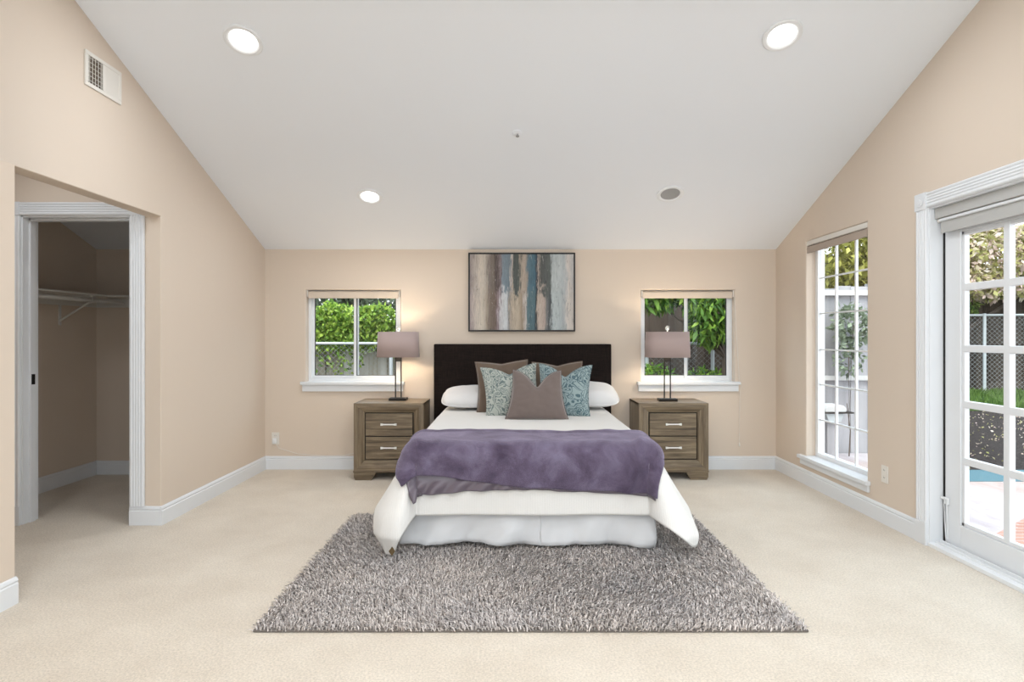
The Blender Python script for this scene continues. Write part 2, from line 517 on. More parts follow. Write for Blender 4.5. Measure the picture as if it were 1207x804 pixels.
# windows in the back wall -----------------------------------------
def back_window(n, W, swap):
    x0, x1, z0, z1 = W
    w = struct(thing('window_%d' % n, None, None, ((x0+x1)/2, YB, z0)))
    cx = (x0+x1)/2; hw = (x1-x0)/2; H = z1 - z0
    ya, yb = 0.062, 0.115
    fw = 0.030
    mb = MB()
    mb.box(-hw, -hw+fw, ya, yb, 0, H); mb.box(hw-fw, hw, ya, yb, 0, H)
    mb.box(-hw+fw, hw-fw, ya, yb, 0, fw); mb.box(-hw+fw, hw-fw, ya, yb, H-fw, H)
    mb.build('window_frame', M_VINYL, w, bevel=0.003)
    # fixed lite and sliding sash
    def sash(a, b, y, name):
        mb = MB(); s = 0.026
        mb.box(a, a+s, y, y+0.022, fw, H-fw); mb.box(b-s, b, y, y+0.022, fw, H-fw)
        mb.box(a+s, b-s, y, y+0.022, fw, fw+s); mb.box(a+s, b-s, y, y+0.022, H-fw-s, H-fw)
        o = mb.build('sash', M_VINYL, w, bevel=0.002)
        mb = MB(); g = 0.004                       # dark gasket line
        mb.box(a+s, a+s+g, y+0.002, y+0.02, fw+s, H-fw-s); mb.box(b-s-g, b-s, y+0.002, y+0.02, fw+s, H-fw-s)
        mb.box(a+s, b-s, y+0.002, y+0.02, fw+s, fw+s+g)
        mb.build('gasket', M_DARK, o)
        MB().box(a+s, b-s, y+0.009, y+0.013, fw+s, H-fw-s).build('glass', M_GLASS, o)
        return o
    sash(-hw+fw-0.004, 0.028, 0.088, 'sash')
    o = sash(-0.012, hw-fw+0.004, 0.066, 'sash')
    MB().box(hw-fw-0.020, hw-fw-0.004, 0.052, 0.068, 0.32, 0.42).build('sash_latch', M_VINYL, o, bevel=0.003)
    mb = MB()                                      # stool and apron
    ov = 0.042
    mb.box(-hw-ov, hw+ov, -0.050, 0.0, -0.024, 0.004)
    mb.box(-hw+0.001, hw-0.001, -0.002, ya, -0.002, 0.004)
    mb.box(-hw-ov+0.012, hw+ov-0.012, -0.026, 0.0, -0.088, -0.024)
    mb.build('window_sill', M_TRIM, w, bevel=0.004)
    return w
back_window(1, WIN1, 0)
back_window(2, WIN2, 1)

def back_blind(W, label, cord):
    x0, x1, z0, z1 = W
    hw = (x1-x0)/2 - 0.004
    t = thing('roller_blind', label, 'window blind', ((x0+x1)/2, YB + 0.03, z1))
    mb = MB(); mb.tube([(-hw+0.012, 0, -0.034), (hw-0.012, 0, -0.034)], 0.026, 16); mb.build('rolled_fabric', M_SHADE_W, t, smooth=True)
    mb = MB(); mb.box(-hw+0.014, hw-0.014, -0.026, -0.018, -0.078, -0.02); mb.build('fabric_edge', M_SHADE_W, t, bevel=0.003)
    for s in (-1, 1):
        mb = MB(); a, b = sorted((s*hw, s*(hw-0.010))); mb.box(a, b, -0.028, 0.024, -0.064, -0.001)
        mb.build('bracket', M_PLASTIC if s < 0 else M_PLASTIC, t, bevel=0.003)
    if cord:
        mb = MB(); mb.tube([(hw+0.002, -0.033, -0.06), (hw+0.044, -0.045, -0.86), (hw+0.047, -0.085, -0.885), (hw+0.047, -0.050, -1.0), (hw+0.047, -0.040, -1.44)], 0.0018, 6)
        mb.lathe([(0.002,0),(0.007,0.006),(0.006,0.03),(0.002,0.04)], (hw+0.047, -0.040, -1.48), 10)
        mb.build('pull_cord', M_PLASTIC, t, smooth=True)
    return t
back_blind(WIN1, 'beige roller blind rolled up above the window behind the left-hand bedside lamp', False)
back_blind(WIN2, 'beige roller blind rolled up above the window with a long pull cord', True)

# tall gridded window in the right wall ----------------------------
w = struct(thing('window_3', None, None, (XR, 4.5975, WIN3[2])))
wy = 4.5975; z0 = WIN3[2]; hw = (WIN3[1]-WIN3[0])/2; H = WIN3[3]-WIN3[2]
mb = MB(); fw = 0.040
mb.box(0.080, 0.140, -hw, -hw+fw, 0, H); mb.box(0.080, 0.140, hw-fw, hw, 0, H)
mb.box(0.080, 0.140, -hw+fw, hw-fw, 0, fw); mb.box(0.080, 0.140, -hw+fw, hw-fw, H-fw, H)
mb.build('window_frame', M_VINYL, w, bevel=0.003)
mb = MB()
a, b = -hw+fw, hw-fw
for y in (4.74 - wy, 4.468 - wy):
    mb.box(0.092, 0.112, y-0.008, y+0.008, fw, H-fw)
for z in (1.747, 1.449, 1.146, 0.853, 0.555):
    mb.box(0.0925, 0.1115, a, b, z-z0-0.006, z-z0+0.006)
mb.build('glazing_bars', M_VINYL, w, bevel=0.002)
MB().box(0.100, 0.104, a, b, fw, H-fw).build('glass', M_GLASS, w)
mb = MB()
mb.box(-0.040, 0.0, -hw-0.045, hw+0.085, -0.022, 0.008)
mb.box(-0.002, 0.080, -hw+0.001, hw-0.001, -0.002, 0.008)
mb.box(-0.020, 0.0, -hw-0.035, hw+0.070, -0.072, -0.022)
mb.build('window_sill', M_TRIM, w, bevel=0.005)
t = thing('roller_blind', 'taupe roller blind rolled up at the top of the tall gridded window', 'window blind', (XR + 0.03, wy, WIN3[3]))
mb = MB(); mb.box(-0.026, 0.03, -hw+0.004, hw-0.004, -0.040, -0.001); mb.build('head_rail', M_PLASTIC, t, bevel=0.004)
mb = MB(); mb.tube([(0.002, -hw+0.008, -0.068), (0.002, hw-0.008, -0.068)], 0.030, 16); mb.build('rolled_fabric', M_SHADE_T, t, smooth=True)
mb = MB(); mb.box(-0.028, -0.018, -hw+0.010, hw-0.010, -0.104, -0.055); mb.build('fabric_edge', M_SHADE_T, t, bevel=0.003)

# unseen window added behind the viewer to let in fill daylight
w = struct(thing('window_4', None, None, ((FILLWIN[0]+FILLWIN[1])/2, YREAR - 0.06, FILLWIN[2])))
mb = MB(); rw = (FILLWIN[1]-FILLWIN[0])/2; rh = FILLWIN[3]-FILLWIN[2]
mb.box(-rw, -rw+0.05, -0.03, 0.03, 0, rh); mb.box(rw-0.05, rw, -0.03, 0.03, 0, rh)
mb.box(-rw+0.05, rw-0.05, -0.03, 0.03, 0, 0.05); mb.box(-rw+0.05, rw-0.05, -0.03, 0.03, rh-0.05, rh)
mb.box(-0.025, 0.025, -0.03, 0.03, 0.05, rh-0.05)
mb.build('window_frame', M_VINYL, w)
MB().box(-rw+0.05, rw-0.05, -0.003, 0.003, 0.05, rh-0.05).build('glass', M_GLASS, w)

# daylight portals help the renderer find the sky through the openings
def portal(name, loc, rot, sx, sy):
    d = bpy.data.lights.new(name, 'AREA'); d.shape = 'RECTANGLE'; d.size = sx; d.size_y = sy
    d.cycles.is_portal = True
    o = bpy.data.objects.new(name, d); o.location = loc; o.rotation_euler = rot; COL.objects.link(o)
portal('daylight_portal', ((WIN1[0]+WIN1[1])/2, 5.74, 1.26), (-PI/2, 0, 0), 0.9, 0.9)
portal('daylight_portal', ((WIN2[0]+WIN2[1])/2, 5.74, 1.26), (-PI/2, 0, 0), 0.9, 0.9)
portal('daylight_portal', (2.67, wy, 1.15), (0, PI/2, 0), 1.85, 0.9)
portal('daylight_portal', (2.72, 2.357, 1.0), (0, PI/2, 0), 2.05, 2.4)
portal('daylight_portal', (0.075, YREAR - 0.14, 1.335), (PI/2, 0, 0), 4.2, 2.45)

# ------------------------------------------------------------------ rug
RX0, RX1, RY0, RY1 = -1.095, 1.258, 2.500, 4.115
M = Mat('grey_shag_yarn', rough=0.9, spec=0.15, sheen=0.3)
isl = M.island()
patch = M.noise(2.2, 3, 0.6, M.coord())
c = M.ramp(isl, [(0.0, (0.31,0.265,0.24,1)), (0.35, (0.62,0.56,0.525,1)), (1.0, (0.88,0.81,0.77,1))])
c2 = M.ramp(patch, [(0.3, (0.86,0.86,0.88,1)), (0.7, (1.06,1.03,1.0,1))])
M.color(M.mix(1.0, c, c2, 'MULTIPLY')); M_YARN = M.m
M_RUGBACK = Mat('rug_backing', (0.16,0.14,0.125,1), 0.95).m
rug = MB().box(RX0, RX1, RY0, RY1, 0.0005, 0.010).build('shag_rug', M_RUGBACK, bevel=0.004)
tag(rug, 'grey shag rug lying on the carpet under the foot of the bed', 'rug')
def shag():
    sp = 0.0112
    xs = np.arange(RX0 + 0.004, RX1 - 0.002, sp); ys = np.arange(RY0 + 0.004, RY1 - 0.002, sp)
    X, Y = np.meshgrid(xs, ys); X = X.ravel(); Y = Y.ravel()
    keep = ~((Y > 3.62) & (X > -0.45) & (X < 0.70))
    X, Y = X[keep], Y[keep]; n = len(X)
    X = X + rng.uniform(-.005, .005, n); Y = Y + rng.uniform(-.005, .005, n)
    ang = rng.uniform(0, 2*PI, n); lean = rng.uniform(0.006, 0.026, n)
    flow = 0.012*np.sin(3.1*X + 1.7*np.sin(2.3*Y)); flow2 = 0.012*np.cos(2.7*Y + 1.3*np.sin(3.3*X))
    dxx = np.cos(ang)*lean + flow; dyy = np.sin(ang)*lean + flow2
    h = rng.uniform(0.020, 0.033, n)
    for (q, sgn, tgt) in ((X - RX0, -1, 0), (RX1 - X, 1, 0), (Y - RY0, -1, 1), (RY1 - Y, 1, 1)):   # tufts spill over the rim
        e = np.clip(1 - q/0.035, 0, 1)*rng.uniform(0.3, 1.0, n)
        if tgt == 0: dxx = dxx*(1-0.6*e) + sgn*e*0.020
        else: dyy = dyy*(1-0.6*e) + sgn*e*0.020
        h = h*(1 - 0.42*e)
    base = np.stack([X, Y, np.full(n, 0.006)], 1)
    mid = base + np.stack([dxx*0.35, dyy*0.35, h*0.72], 1)
    tip = base + np.stack([dxx, dyy, h*rng.uniform(0.75, 1.0, n)], 1)
    r = rng.uniform(0.0030, 0.0044, n)
    k = 3
    th = ang[:, None] + np.arange(k)[None]*2*PI/k
    off = np.stack([np.cos(th), np.sin(th), np.zeros_like(th)], 2)        # n,k,3
    rings = [base[:, None] + off*(r*0.9)[:, None, None], mid[:, None] + off*r[:, None, None], tip[:, None] + off*(r*0.55)[:, None, None]]
    V = np.concatenate(rings, 1).reshape(-1, 3)                           # n, 9, 3
    q = []
    for lv in range(2):
        for i in range(k):
            j = (i+1) % k
            q.append([lv*k+i, lv*k+j, (lv+1)*k+j, (lv+1)*k+i])
    q = np.array(q)
    Q = (np.arange(n)[:, None, None]*9 + q[None]).reshape(-1, 4)
    o = np_mesh('pile', V, Q, M_YARN, rug, smooth=True)
    tag(o, kind='stuff')
shag()

# ------------------------------------------------------------------ bed
BX, BHW = 0.120, 0.745            # duvet top centre and half width
FOOT, HEAD, TOPZ = 3.420, 5.46, 0.612
ER = 0.07                          # edge radius
M = Mat('dark_woven_leather', (0.016,0.010,0.008,1), 0.75, spec=0.12)
wv = M.noise(1, 3, 0.6, M.coord((14, 40, 160)))
wv2 = M.noise(1, 3, 0.6, M.coord((160, 40, 14)))
f = M.math('MULTIPLY', wv, wv2)
M.color(M.ramp(f, [(0.1, (0.006,0.004,0.0036,1)), (0.45, (0.021,0.013,0.0105,1))])); M.bump(f, 0.4, 0.004)
M_HEADB = M.m
def cloth_mat(name, c, waf=0.0, noise_s=350, rough=0.85, sheen=0.15, bump=0.2):
    M = Mat(name, c, rough, spec=0.12, sheen=sheen)
    h = M.noise(noise_s, 2, 0.5, M.coord())
    if waf:
        wx = M.n.new('ShaderNodeTexWave'); wx.bands_direction = 'X'; wx.inputs['Scale'].default_value = waf; wx.inputs['Distortion'].default_value = 1.2
        M.l.new(M.coord(), wx.inputs['Vector'])
        h = M.math('ADD', h, wx.outputs['Fac'])
    M.bump(h, bump, 0.004)
    return M.m
M_DUVET = cloth_mat('white_duvet_cotton', (0.775,0.755,0.725,1), 32)
M_SKIRT = cloth_mat('pale_grey_bed_skirt', (0.66,0.66,0.67,1))
M_SHEETP = cloth_mat('white_pillowcase', (0.74,0.73,0.73,1))
bed = thing('bed', 'queen bed with a dark woven headboard against the back wall', 'bed', (0.1, 4.5, 0))
bx, by = 0.1, 4.5
mb = MB(); mb.box(-0.722 - 0.0 + 0.0, 0.927 - bx - 0.0, 5.485 - by, 5.565 - by, 0.0, 1.186)
mb.v = [(p[0] - 0.1 if p[0] < 0 else p[0], p[1], p[2]) for p in mb.v]
mb.build('headboard', M_HEADB, bed, bevel=0.010, seg=3)
mb = MB(); mb.box(BX-0.70-bx, BX+0.70-bx, FOOT+0.03-by, 5.47-by, 0.33, TOPZ-0.02); mb.build('mattress', M_SHEETP, bed, bevel=0.05, seg=4)
mb = MB(); mb.box(BX-0.69-bx, BX+0.69-bx, FOOT+0.06-by, 5.47-by, 0.12, 0.325); mb.build('box_spring', M_SKIRT, bed, bevel=0.02)
for sx in (-1, 1):
    for (yy, zz) in ((3.62, 0.024), (5.35, 0.0)):
        mb = MB(); mb.box(BX+sx*0.6-0.03-bx, BX+sx*0.6+0.03-bx, yy-0.03-by, yy+0.03-by, zz, 0.125); mb.build('leg', M_DARK, bed)
def skirt_panel(pts_fn, n, z0, z1, nz=12):
    P = []
    for j in range(nz):
        v = j/(nz-1)
        for i in range(n):
            u = i/(n-1)
            P.append(pts_fn(u, v, z0, z1))
    return MB().grid(P, n, nz)
def front_panel(xa, xb, seed, zlo):
    def fn(u, v, z0, z1):
        x = xa + (xb-xa)*u
        sag = zlo(u)
        z = z1 + (sag - z1)*v
        wob = 0.012*v*math.sin(5*u*PI + seed + 2.5*v) + 0.065*v*mnoise.noise(Vector((x*5.0 + seed*3 + v*0.8, v*1.0, seed))) + 0.020*v*mnoise.noise(Vector((x*15.0 + v*2, v*2.0, seed)))
        return (x - bx, FOOT + 0.035 - 0.020*v - wob - by, z)
    return skirt_panel(fn, 60, 0.03, 0.32)
front_panel(-0.655, 0.172, 1.0, lambda u: 0.042 + 0.012*math.sin(u*PI)).build('skirt_panel', M_SKIRT, bed, smooth=True, angle=80, solid=0.003)
front_panel(0.165, 0.835, 4.0, lambda u: 0.040 + 0.010*math.sin(u*PI) - 0.010*u**3).build('skirt_panel', M_SKIRT, bed, smooth=True, angle=80, solid=0.003)
for s in (-1, 1):
    def fn(u, v, z0, z1):
        y = FOOT + 0.12 + (5.40 - FOOT - 0.12)*u
        zl = 0.045 if y < 4.15 else 0.012
        return (BX + s*(0.70 + 0.022*v + 0.008*v*math.sin(14*u*PI)) - bx, y - by, z1 + (zl - z1)*v)
    skirt_panel(fn, 90, 0.03, 0.32).build('skirt_panel', M_SKIRT, bed, smooth=True, angle=80, solid=0.003)

def sstep(a, b, x):
    t = min(1.0, max(0.0, (x-a)/(b-a))); return t*t*(3-2*t)
def duvet_pt(cx, cy, lift=0.0):
    """cloth coordinates (cx across the bed in metres from its middle, cy = distance beyond the foot clamp, negative = on top)"""
    hx = BHW - ER
    a = max(0.0, abs(cx) - hx); s = 1 if cx >= 0 else -1
    b = max(0.0, cy)
    r = math.hypot(a, b)
    if a > 0 and b > 0: r *= 1 + (0.085 if cx < 0 else -0.06)*(2*a*b/(r*r))**2
    x = BX + s*min(abs(cx), hx); y = FOOT + ER - min(cy, 0.0)
    z = TOPZ
    if r > 1e-9:
        q_ = math.hypot(a, b); ca, cb = a/q_, b/q_
        arc = ER*PI/2
        if r < arc:
            h = ER*math.sin(r/ER); d = ER*(1-math.cos(r/ER))
        else:
            t = r - arc
            corner = 2*ca*cb if cy > 0 else 0.0                      # 1 on the diagonal
            near = 1.0 - sstep(0.0, 1.5, -min(cy, 0.0))               # near the foot
            side_f = 0.06 + 0.16*near
            foot_f = 0.015
            f = side_f*ca*ca + foot_f*cb*cb
            f = f*(1-corner) + corner*0.25
            fl = f*min(1.0, t/0.40)**1.15
            if corner > 0: fl -= corner*(0.09 if cx < 0 else 0.015)*sstep(0.27, 0.52, t)
            h = ER + fl
            slope = f/0.42
            d = ER + t*(1.0 - 0.10*(1-corner)*ca*ca)
        if cy > 0 and ca > 1e-6:                                     # cloth bunches towards the front of the corner
            th = math.degrees(math.atan2(cb, ca)); tip = 53.0 if cx < 0 else 42.0
            w_ = sstep(0.06, 0.30, r)
            ph = tip*th/45.0 if th < 45 else tip + (90-tip)*((th-45)/45.0)**0.5
            ph = math.radians(th + (ph-th)*w_)
            ca, cb = math.cos(ph), math.sin(ph)
        x += s*h*ca; y -= h*cb; z -= d
    # soft folds
    k = 1.0 if r > 0.1 else 0.35
    nz = mnoise.noise(Vector((x*3.0, y*3.0, z*3.0)))*0.008*k + mnoise.noise(Vector((x*9.0, y*9.0, z*5.0)))*0.0022
    if r > 0.05: 
        y -= nz*(b/(r+1e-9)); x += s*nz*(a/(r+1e-9))
        if b > a: y -= 0.006*math.sin(cx*9.5 + 1.3)*sstep(0.1, 0.4, b)
        elif cy <= 0: x += s*0.008*math.sin(cy*7.0)*sstep(0.1, 0.4, a)
    else: z += nz
    return Vector((x, y, max(z, 0.035)))
def duvet_off(cx, cy, off):
    e = 0.004
    p = duvet_pt(cx, cy)
    u = duvet_pt(cx+e, cy) - duvet_pt(cx-e, cy); v = duvet_pt(cx, cy+e) - duvet_pt(cx, cy-e)
    n = v.cross(u)
    if n.length < 1e-12: n = Vector((0,0,1))
    n.normalize()
    if n.z < 0 and cy <= 0.0 and abs(cx) < BHW-ER: n = -n
    return p + n*off
def span(a, b, n): return [a + (b-a)*i/(n-1) for i in range(n)]
NU, NV = 150, 190
SL = ER*PI/2 + 0.315; FL = ER*PI/2 + 0.318
us_ = span(-(BHW-ER) - SL, (BHW-ER) + SL, NU); vs_ = span(-(HEAD-FOOT-ER), FL, NV)
P = [duvet_pt(u, v) for v in vs_ for u in us_]
duv = MB().grid(P, NU, NV, flip=False).build('duvet', M_DUVET, smooth=True, angle=180, solid=0.008, solid_off=0)
tag(duv, 'white textured duvet spread over the bed with flared corners at its foot', 'duvet')
# small leather tag on the left corner of the duvet
M_TAG = Mat('brown_leather_tag', (0.12,0.075,0.03,1), 0.5).m
tp = duvet_off(-(BHW-ER) - SL + 0.075, FL - 0.020, 0.012)
mb = MB(); c_, r_ = tp, 0.024
mb.add([(c_.x-r_*0.75, c_.y-0.003, c_.z), (c_.x, c_.y-0.003, c_.z-r_*1.1), (c_.x+r_*0.75, c_.y-0.003, c_.z), (c_.x, c_.y-0.003, c_.z+r_*1.1),
        (c_.x-r_*0.75, c_.y, c_.z), (c_.x, c_.y, c_.z-r_*1.1), (c_.x+r_*0.75, c_.y, c_.z), (c_.x, c_.y, c_.z+r_*1.1)],
       [(0,1,2,3),(7,6,5,4),(0,4,5,1),(1,5,6,2),(2,6,7,3),(3,7,4,0)])
o = mb.build('leather_tag', M_TAG, duv); o['label'] = 'brown leather tag at the corner'

# purple throw ------------------------------------------------------
M = Mat('purple_fleece', rough=0.95, spec=0.1, sheen=0.6)
M.b.inputs['Sheen Roughness'].default_value = 0.4
M.b.inputs['Sheen Tint'].default_value = (0.75,0.68,0.85,1)
n1 = M.noise(5.5, 4, 0.6, M.coord(), 0.4)
n2 = M.noise(260, 3, 0.7, M.coord())
c = M.ramp(n1, [(0.30, (0.080,0.058,0.095,1)), (0.5, (0.150,0.118,0.180,1)), (0.72, (0.245,0.210,0.305,1))])
c2 = M.ramp(n2, [(0.3, (0.7,0.7,0.7,1)), (0.7, (1.1,1.1,1.1,1))])
M.color(M.mix(1.0, c, c2, 'MULTIPLY')); M.bump(n2, 0.7, 0.006); M_FLEECE = M.m
M = Mat('mauve_satin', (0.125,0.10,0.125,1), 0.32, spec=0.5, sheen=0.2); M.bump(M.noise(30, 2), 0.1, 0.004); M_SATIN = M.m
def interp(t, xs, ys):
    return float(np.interp(t, xs, ys))
NU2, NV2 = 150, 60
xa, xb = -0.822, 0.790
P = []
for j in range(NV2):
    v = j/(NV2-1)
    for i in range(NU2):
        u = i/(NU2-1)
        cx = xa + (xb-xa)*u
        s0 = -0.350 - 0.012*math.sin(u*7.0) - 0.008*math.sin(u*17.0+1)
        s1 = interp(u, [0, 0.2, 0.32, 0.5, 0.75, 1], [0.188, 0.206, 0.235, 0.268, 0.285, 0.305]) + 0.003*math.sin(u*31)
        cy = s0 + (s1-s0)*v
        off = 0.032
        edge = math.sin(PI*min(1, v*9)/1.0) if v < 0.111 else 0
        off += 0.010*edge
        off += 0.007*mnoise.noise(Vector((cx*5, cy*5, 2.0))) + 0.005*mnoise.noise(Vector((cx*11, cy*9, 5.0)))
        # a diagonal fold at the right end and a soft one at the left
        off += 0.022*math.exp(-((u - (0.97 - 0.12*v))/0.022)**2)*sstep(0.35, 0.6, v)
        off -= 0.006*math.exp(-((u - (0.92 - 0.10*v))/0.03)**2)*sstep(0.35, 0.6, v)
        off += 0.012*math.exp(-((u - (0.03 + 0.10*v))/0.02)**2)*sstep(0.35, 0.7, v)
        P.append(duvet_off(cx, cy, off))
throw = MB().grid(P, NU2, NV2).build('throw_blanket', M_FLEECE, smooth=True, angle=180, solid=0.014, solid_off=1)
tag(throw, 'purple fleece throw folded across the foot of the bed', 'blanket')
P = []
NV3 = 24
for j in range(NV3):
    v = j/(NV3-1)
    for i in range(NU2):
        u = i/(NU2-1)
        cx = -0.790 + (0.775+0.790)*u
        s1 = interp(u, [0, 0.12, 0.3, 0.5, 0.75, 1], [0.312, 0.308, 0.285, 0.278, 0.298, 0.322]) + 0.002*math.sin(u*43)
        s0 = 0.12
        cy = s0 + (s1-s0)*v
        w_ = sstep(0.52, 0.8, v)*(1-u)**1.5; off = 0.011 + 0.017*w_*(1 + math.sin(u*85 + 7*v + 2*math.sin(u*11))) + 0.004*v
        P.append(duvet_off(cx, cy, off))
o = MB().grid(P, NU2, NV3).build('satin_lining', M_SATIN, throw, smooth=True, angle=180, solid=0.004, solid_off=0)
o['label'] = 'mauve satin underside showing below the hem'

# pillows -----------------------------------------------------------
M = Mat('brown_velvet', (0.140,0.098,0.070,1), 0.85, spec=0.15, sheen=0.5); M.bump(M.noise(300,3), 0.25, 0.003); M_BROWN = M.m
M = Mat('mauve_brown_velvet', (0.165,0.128,0.115,1), 0.85, spec=0.15, sheen=0.5); M.bump(M.noise(300,3), 0.25, 0.003); M_MAUVE = M.m
def scroll_mat(name, base, ink):
    M = Mat(name, rough=0.85, spec=0.15, sheen=0.3)
    co = M.coord()
    nz = M.noise(9.0, 1.0, 0.45, co, 1.6)
    s = M.math('SINE', M.math('MULTIPLY', nz, 62.0))
    wide = M.noise(7, 2, 0.5, co)
    s = M.math('ADD', s, M.math('MULTIPLY', M.math('SUBTRACT', wide, 0.5), 2.2))
    c = M.ramp(M.math('MULTIPLY_ADD', s, 0.5, 0.5), [(0.52, base), (0.72, ink)])
    M.color(c); M.bump(M.noise(400, 2), 0.2, 0.002)
    return M.m
M_TEALG = scroll_mat('sage_scroll_print', (0.44,0.465,0.42,1), (0.15,0.19,0.185,1))
M_TEALB = scroll_mat('teal_scroll_print', (0.30,0.375,0.375,1), (0.085,0.14,0.16,1))

def pillow(name, mat, w, h, t, loc, tilt, roll, yaw, chop=0.0, taper=0.0, label='', cat='pillow', group=None, seed=0.0, pinch=0.10, piping=None, pw=2.0, rnd=0.0, under=0.9):
    """upright cushion standing on its bottom edge: local x across, z up, y thickness; loc is the middle of its bottom edge"""
    n = 36
    front, back = [], []
    for j in range(n):
        v = -1 + 2*j/(n-1)
        for i in range(n):
            u = -1 + 2*i/(n-1)
            px = w/2*u*(1 - pinch*(1-v*v)) * (1 - taper*(v+1)/2)
            pz = h/2*v*(1 - pinch*0.55*(1-u*u)*(0.0 if v < 0 else 1.0)) + h/2
            th = t/2*((1-abs(u)**pw)**0.5)*((1-abs(v)**pw)**0.5)
            if rnd: px *= 1 - rnd*abs(v)**4; pz = h/2 + (pz - h/2)*(1 - rnd*abs(u)**4)
            th *= 0.85 + 0.25*(-v)*0.5
            if chop:
                g = math.exp(-(abs(u)/0.40)**1.35)*max(0.0, (v+0.1)/1.1)**1.6
                pz -= chop*g*1.0
                th *= 1 - 0.35*math.exp(-(u/0.12)**2)*max(0.0, v)**1.0
            wr = 0.006*mnoise.noise(Vector((u*2.2+seed, v*2.2, seed))) + 0.003*mnoise.noise(Vector((u*6+seed, v*6, seed)))
            wr *= min(1.0, th/0.03)
            front.append((px, -th - wr, pz)); back.append((px, th*under + wr*0.5, pz))
    mb = MB(); mb.grid(front, n, n, flip=False); mb.grid(back, n, n, flip=True)
    o = mb.build(name, mat, smooth=True, angle=100)
    import bmesh
    bm = bmesh.new(); bm.from_mesh(o.data); bmesh.ops.remove_doubles(bm, verts=bm.verts[:], dist=0.0006)
    bmesh.ops.recalc_face_normals(bm, faces=bm.faces[:]); bm.to_mesh(o.data); bm.free()
    o.location = loc
    o.rotation_euler = (Matrix.Rotation(yaw,4,'Z') @ Matrix.Rotation(-tilt,4,'X') @ Matrix.Rotation(roll,4,'Y')).to_euler()
    tag(o, label, cat, group)
    # corded seam round the edge
    idx = [(i, 0) for i in range(n)] + [(n-1, j) for j in range(1, n)] + [(i, n-1) for i in range(n-2, -1, -1)] + [(0, j) for j in range(n-2, 0, -1)]
    loop = [Vector(front[j*n+i]) for i, j in idx]
    loop = [Vector((p.x, 0, p.z)) for p in loop]
    MB().tube(loop, 0.0045, 6, closed=True).build('piping', piping or mat, o, smooth=True)
    return o
def R(d): return math.radians(d)
# sleeping pillows lie against the headboard
def sleeper(name, loc, w, d, t, label, seed, tilt):
    o = pillow(name, M_SHEETP, w, d, t, loc, R(tilt), 0, 0, 0, 0, label, 'pillow', 'white sleeping pillows', seed, 0.0, None, 3.2, 0.14, 0.45)
    return o
sleeper('bed_pillow', (-0.275, 5.075, 0.655), 0.68, 0.42, 0.20, 'white sleeping pillow partly behind the brown cushion and the sage print cushion', 1.0, 74)
sleeper('bed_pillow', (0.600, 5.075, 0.665), 0.69, 0.42, 0.24, 'white sleeping pillow partly behind the teal scroll-print cushion', 4.0, 72)
pillow('throw_pillow', M_BROWN, 0.475, 0.46, 0.15, (-0.058, 5.00, 0.613), R(20), R(-2.5), R(4), 0.020, 0.03, 'brown velvet cushion standing behind the sage print cushion', 'cushion', None, 2.0)
pillow('throw_pillow', M_BROWN, 0.455, 0.45, 0.15, (0.395, 5.02, 0.613), R(20), R(-1), R(-4), 0.030, 0.03, 'brown velvet cushion standing behind the teal print cushion', 'cushion', None, 3.0)
pillow('throw_pillow', M_TEALG, 0.46, 0.43, 0.15, (0.022, 4.80, 0.613), R(20), R(-4.5), R(6), 0.075, -0.02, 'sage green scroll-print cushion with a dented top edge', 'cushion', None, 5.0)
pillow('throw_pillow', M_TEALB, 0.43, 0.44, 0.15, (0.416, 4.77, 0.613), R(20), R(1.5), R(-8), 0.105, -0.02, 'blue teal scroll-print cushion with a deep dented top edge', 'cushion', None, 6.0)
pillow('throw_pillow', M_MAUVE, 0.49, 0.40, 0.17, (0.195, 4.56, 0.613), R(18), R(1.0), R(0), 0.140, 0.22, 'mauve brown velvet cushion at the front with a V-shaped top', 'cushion', None, 9.0)

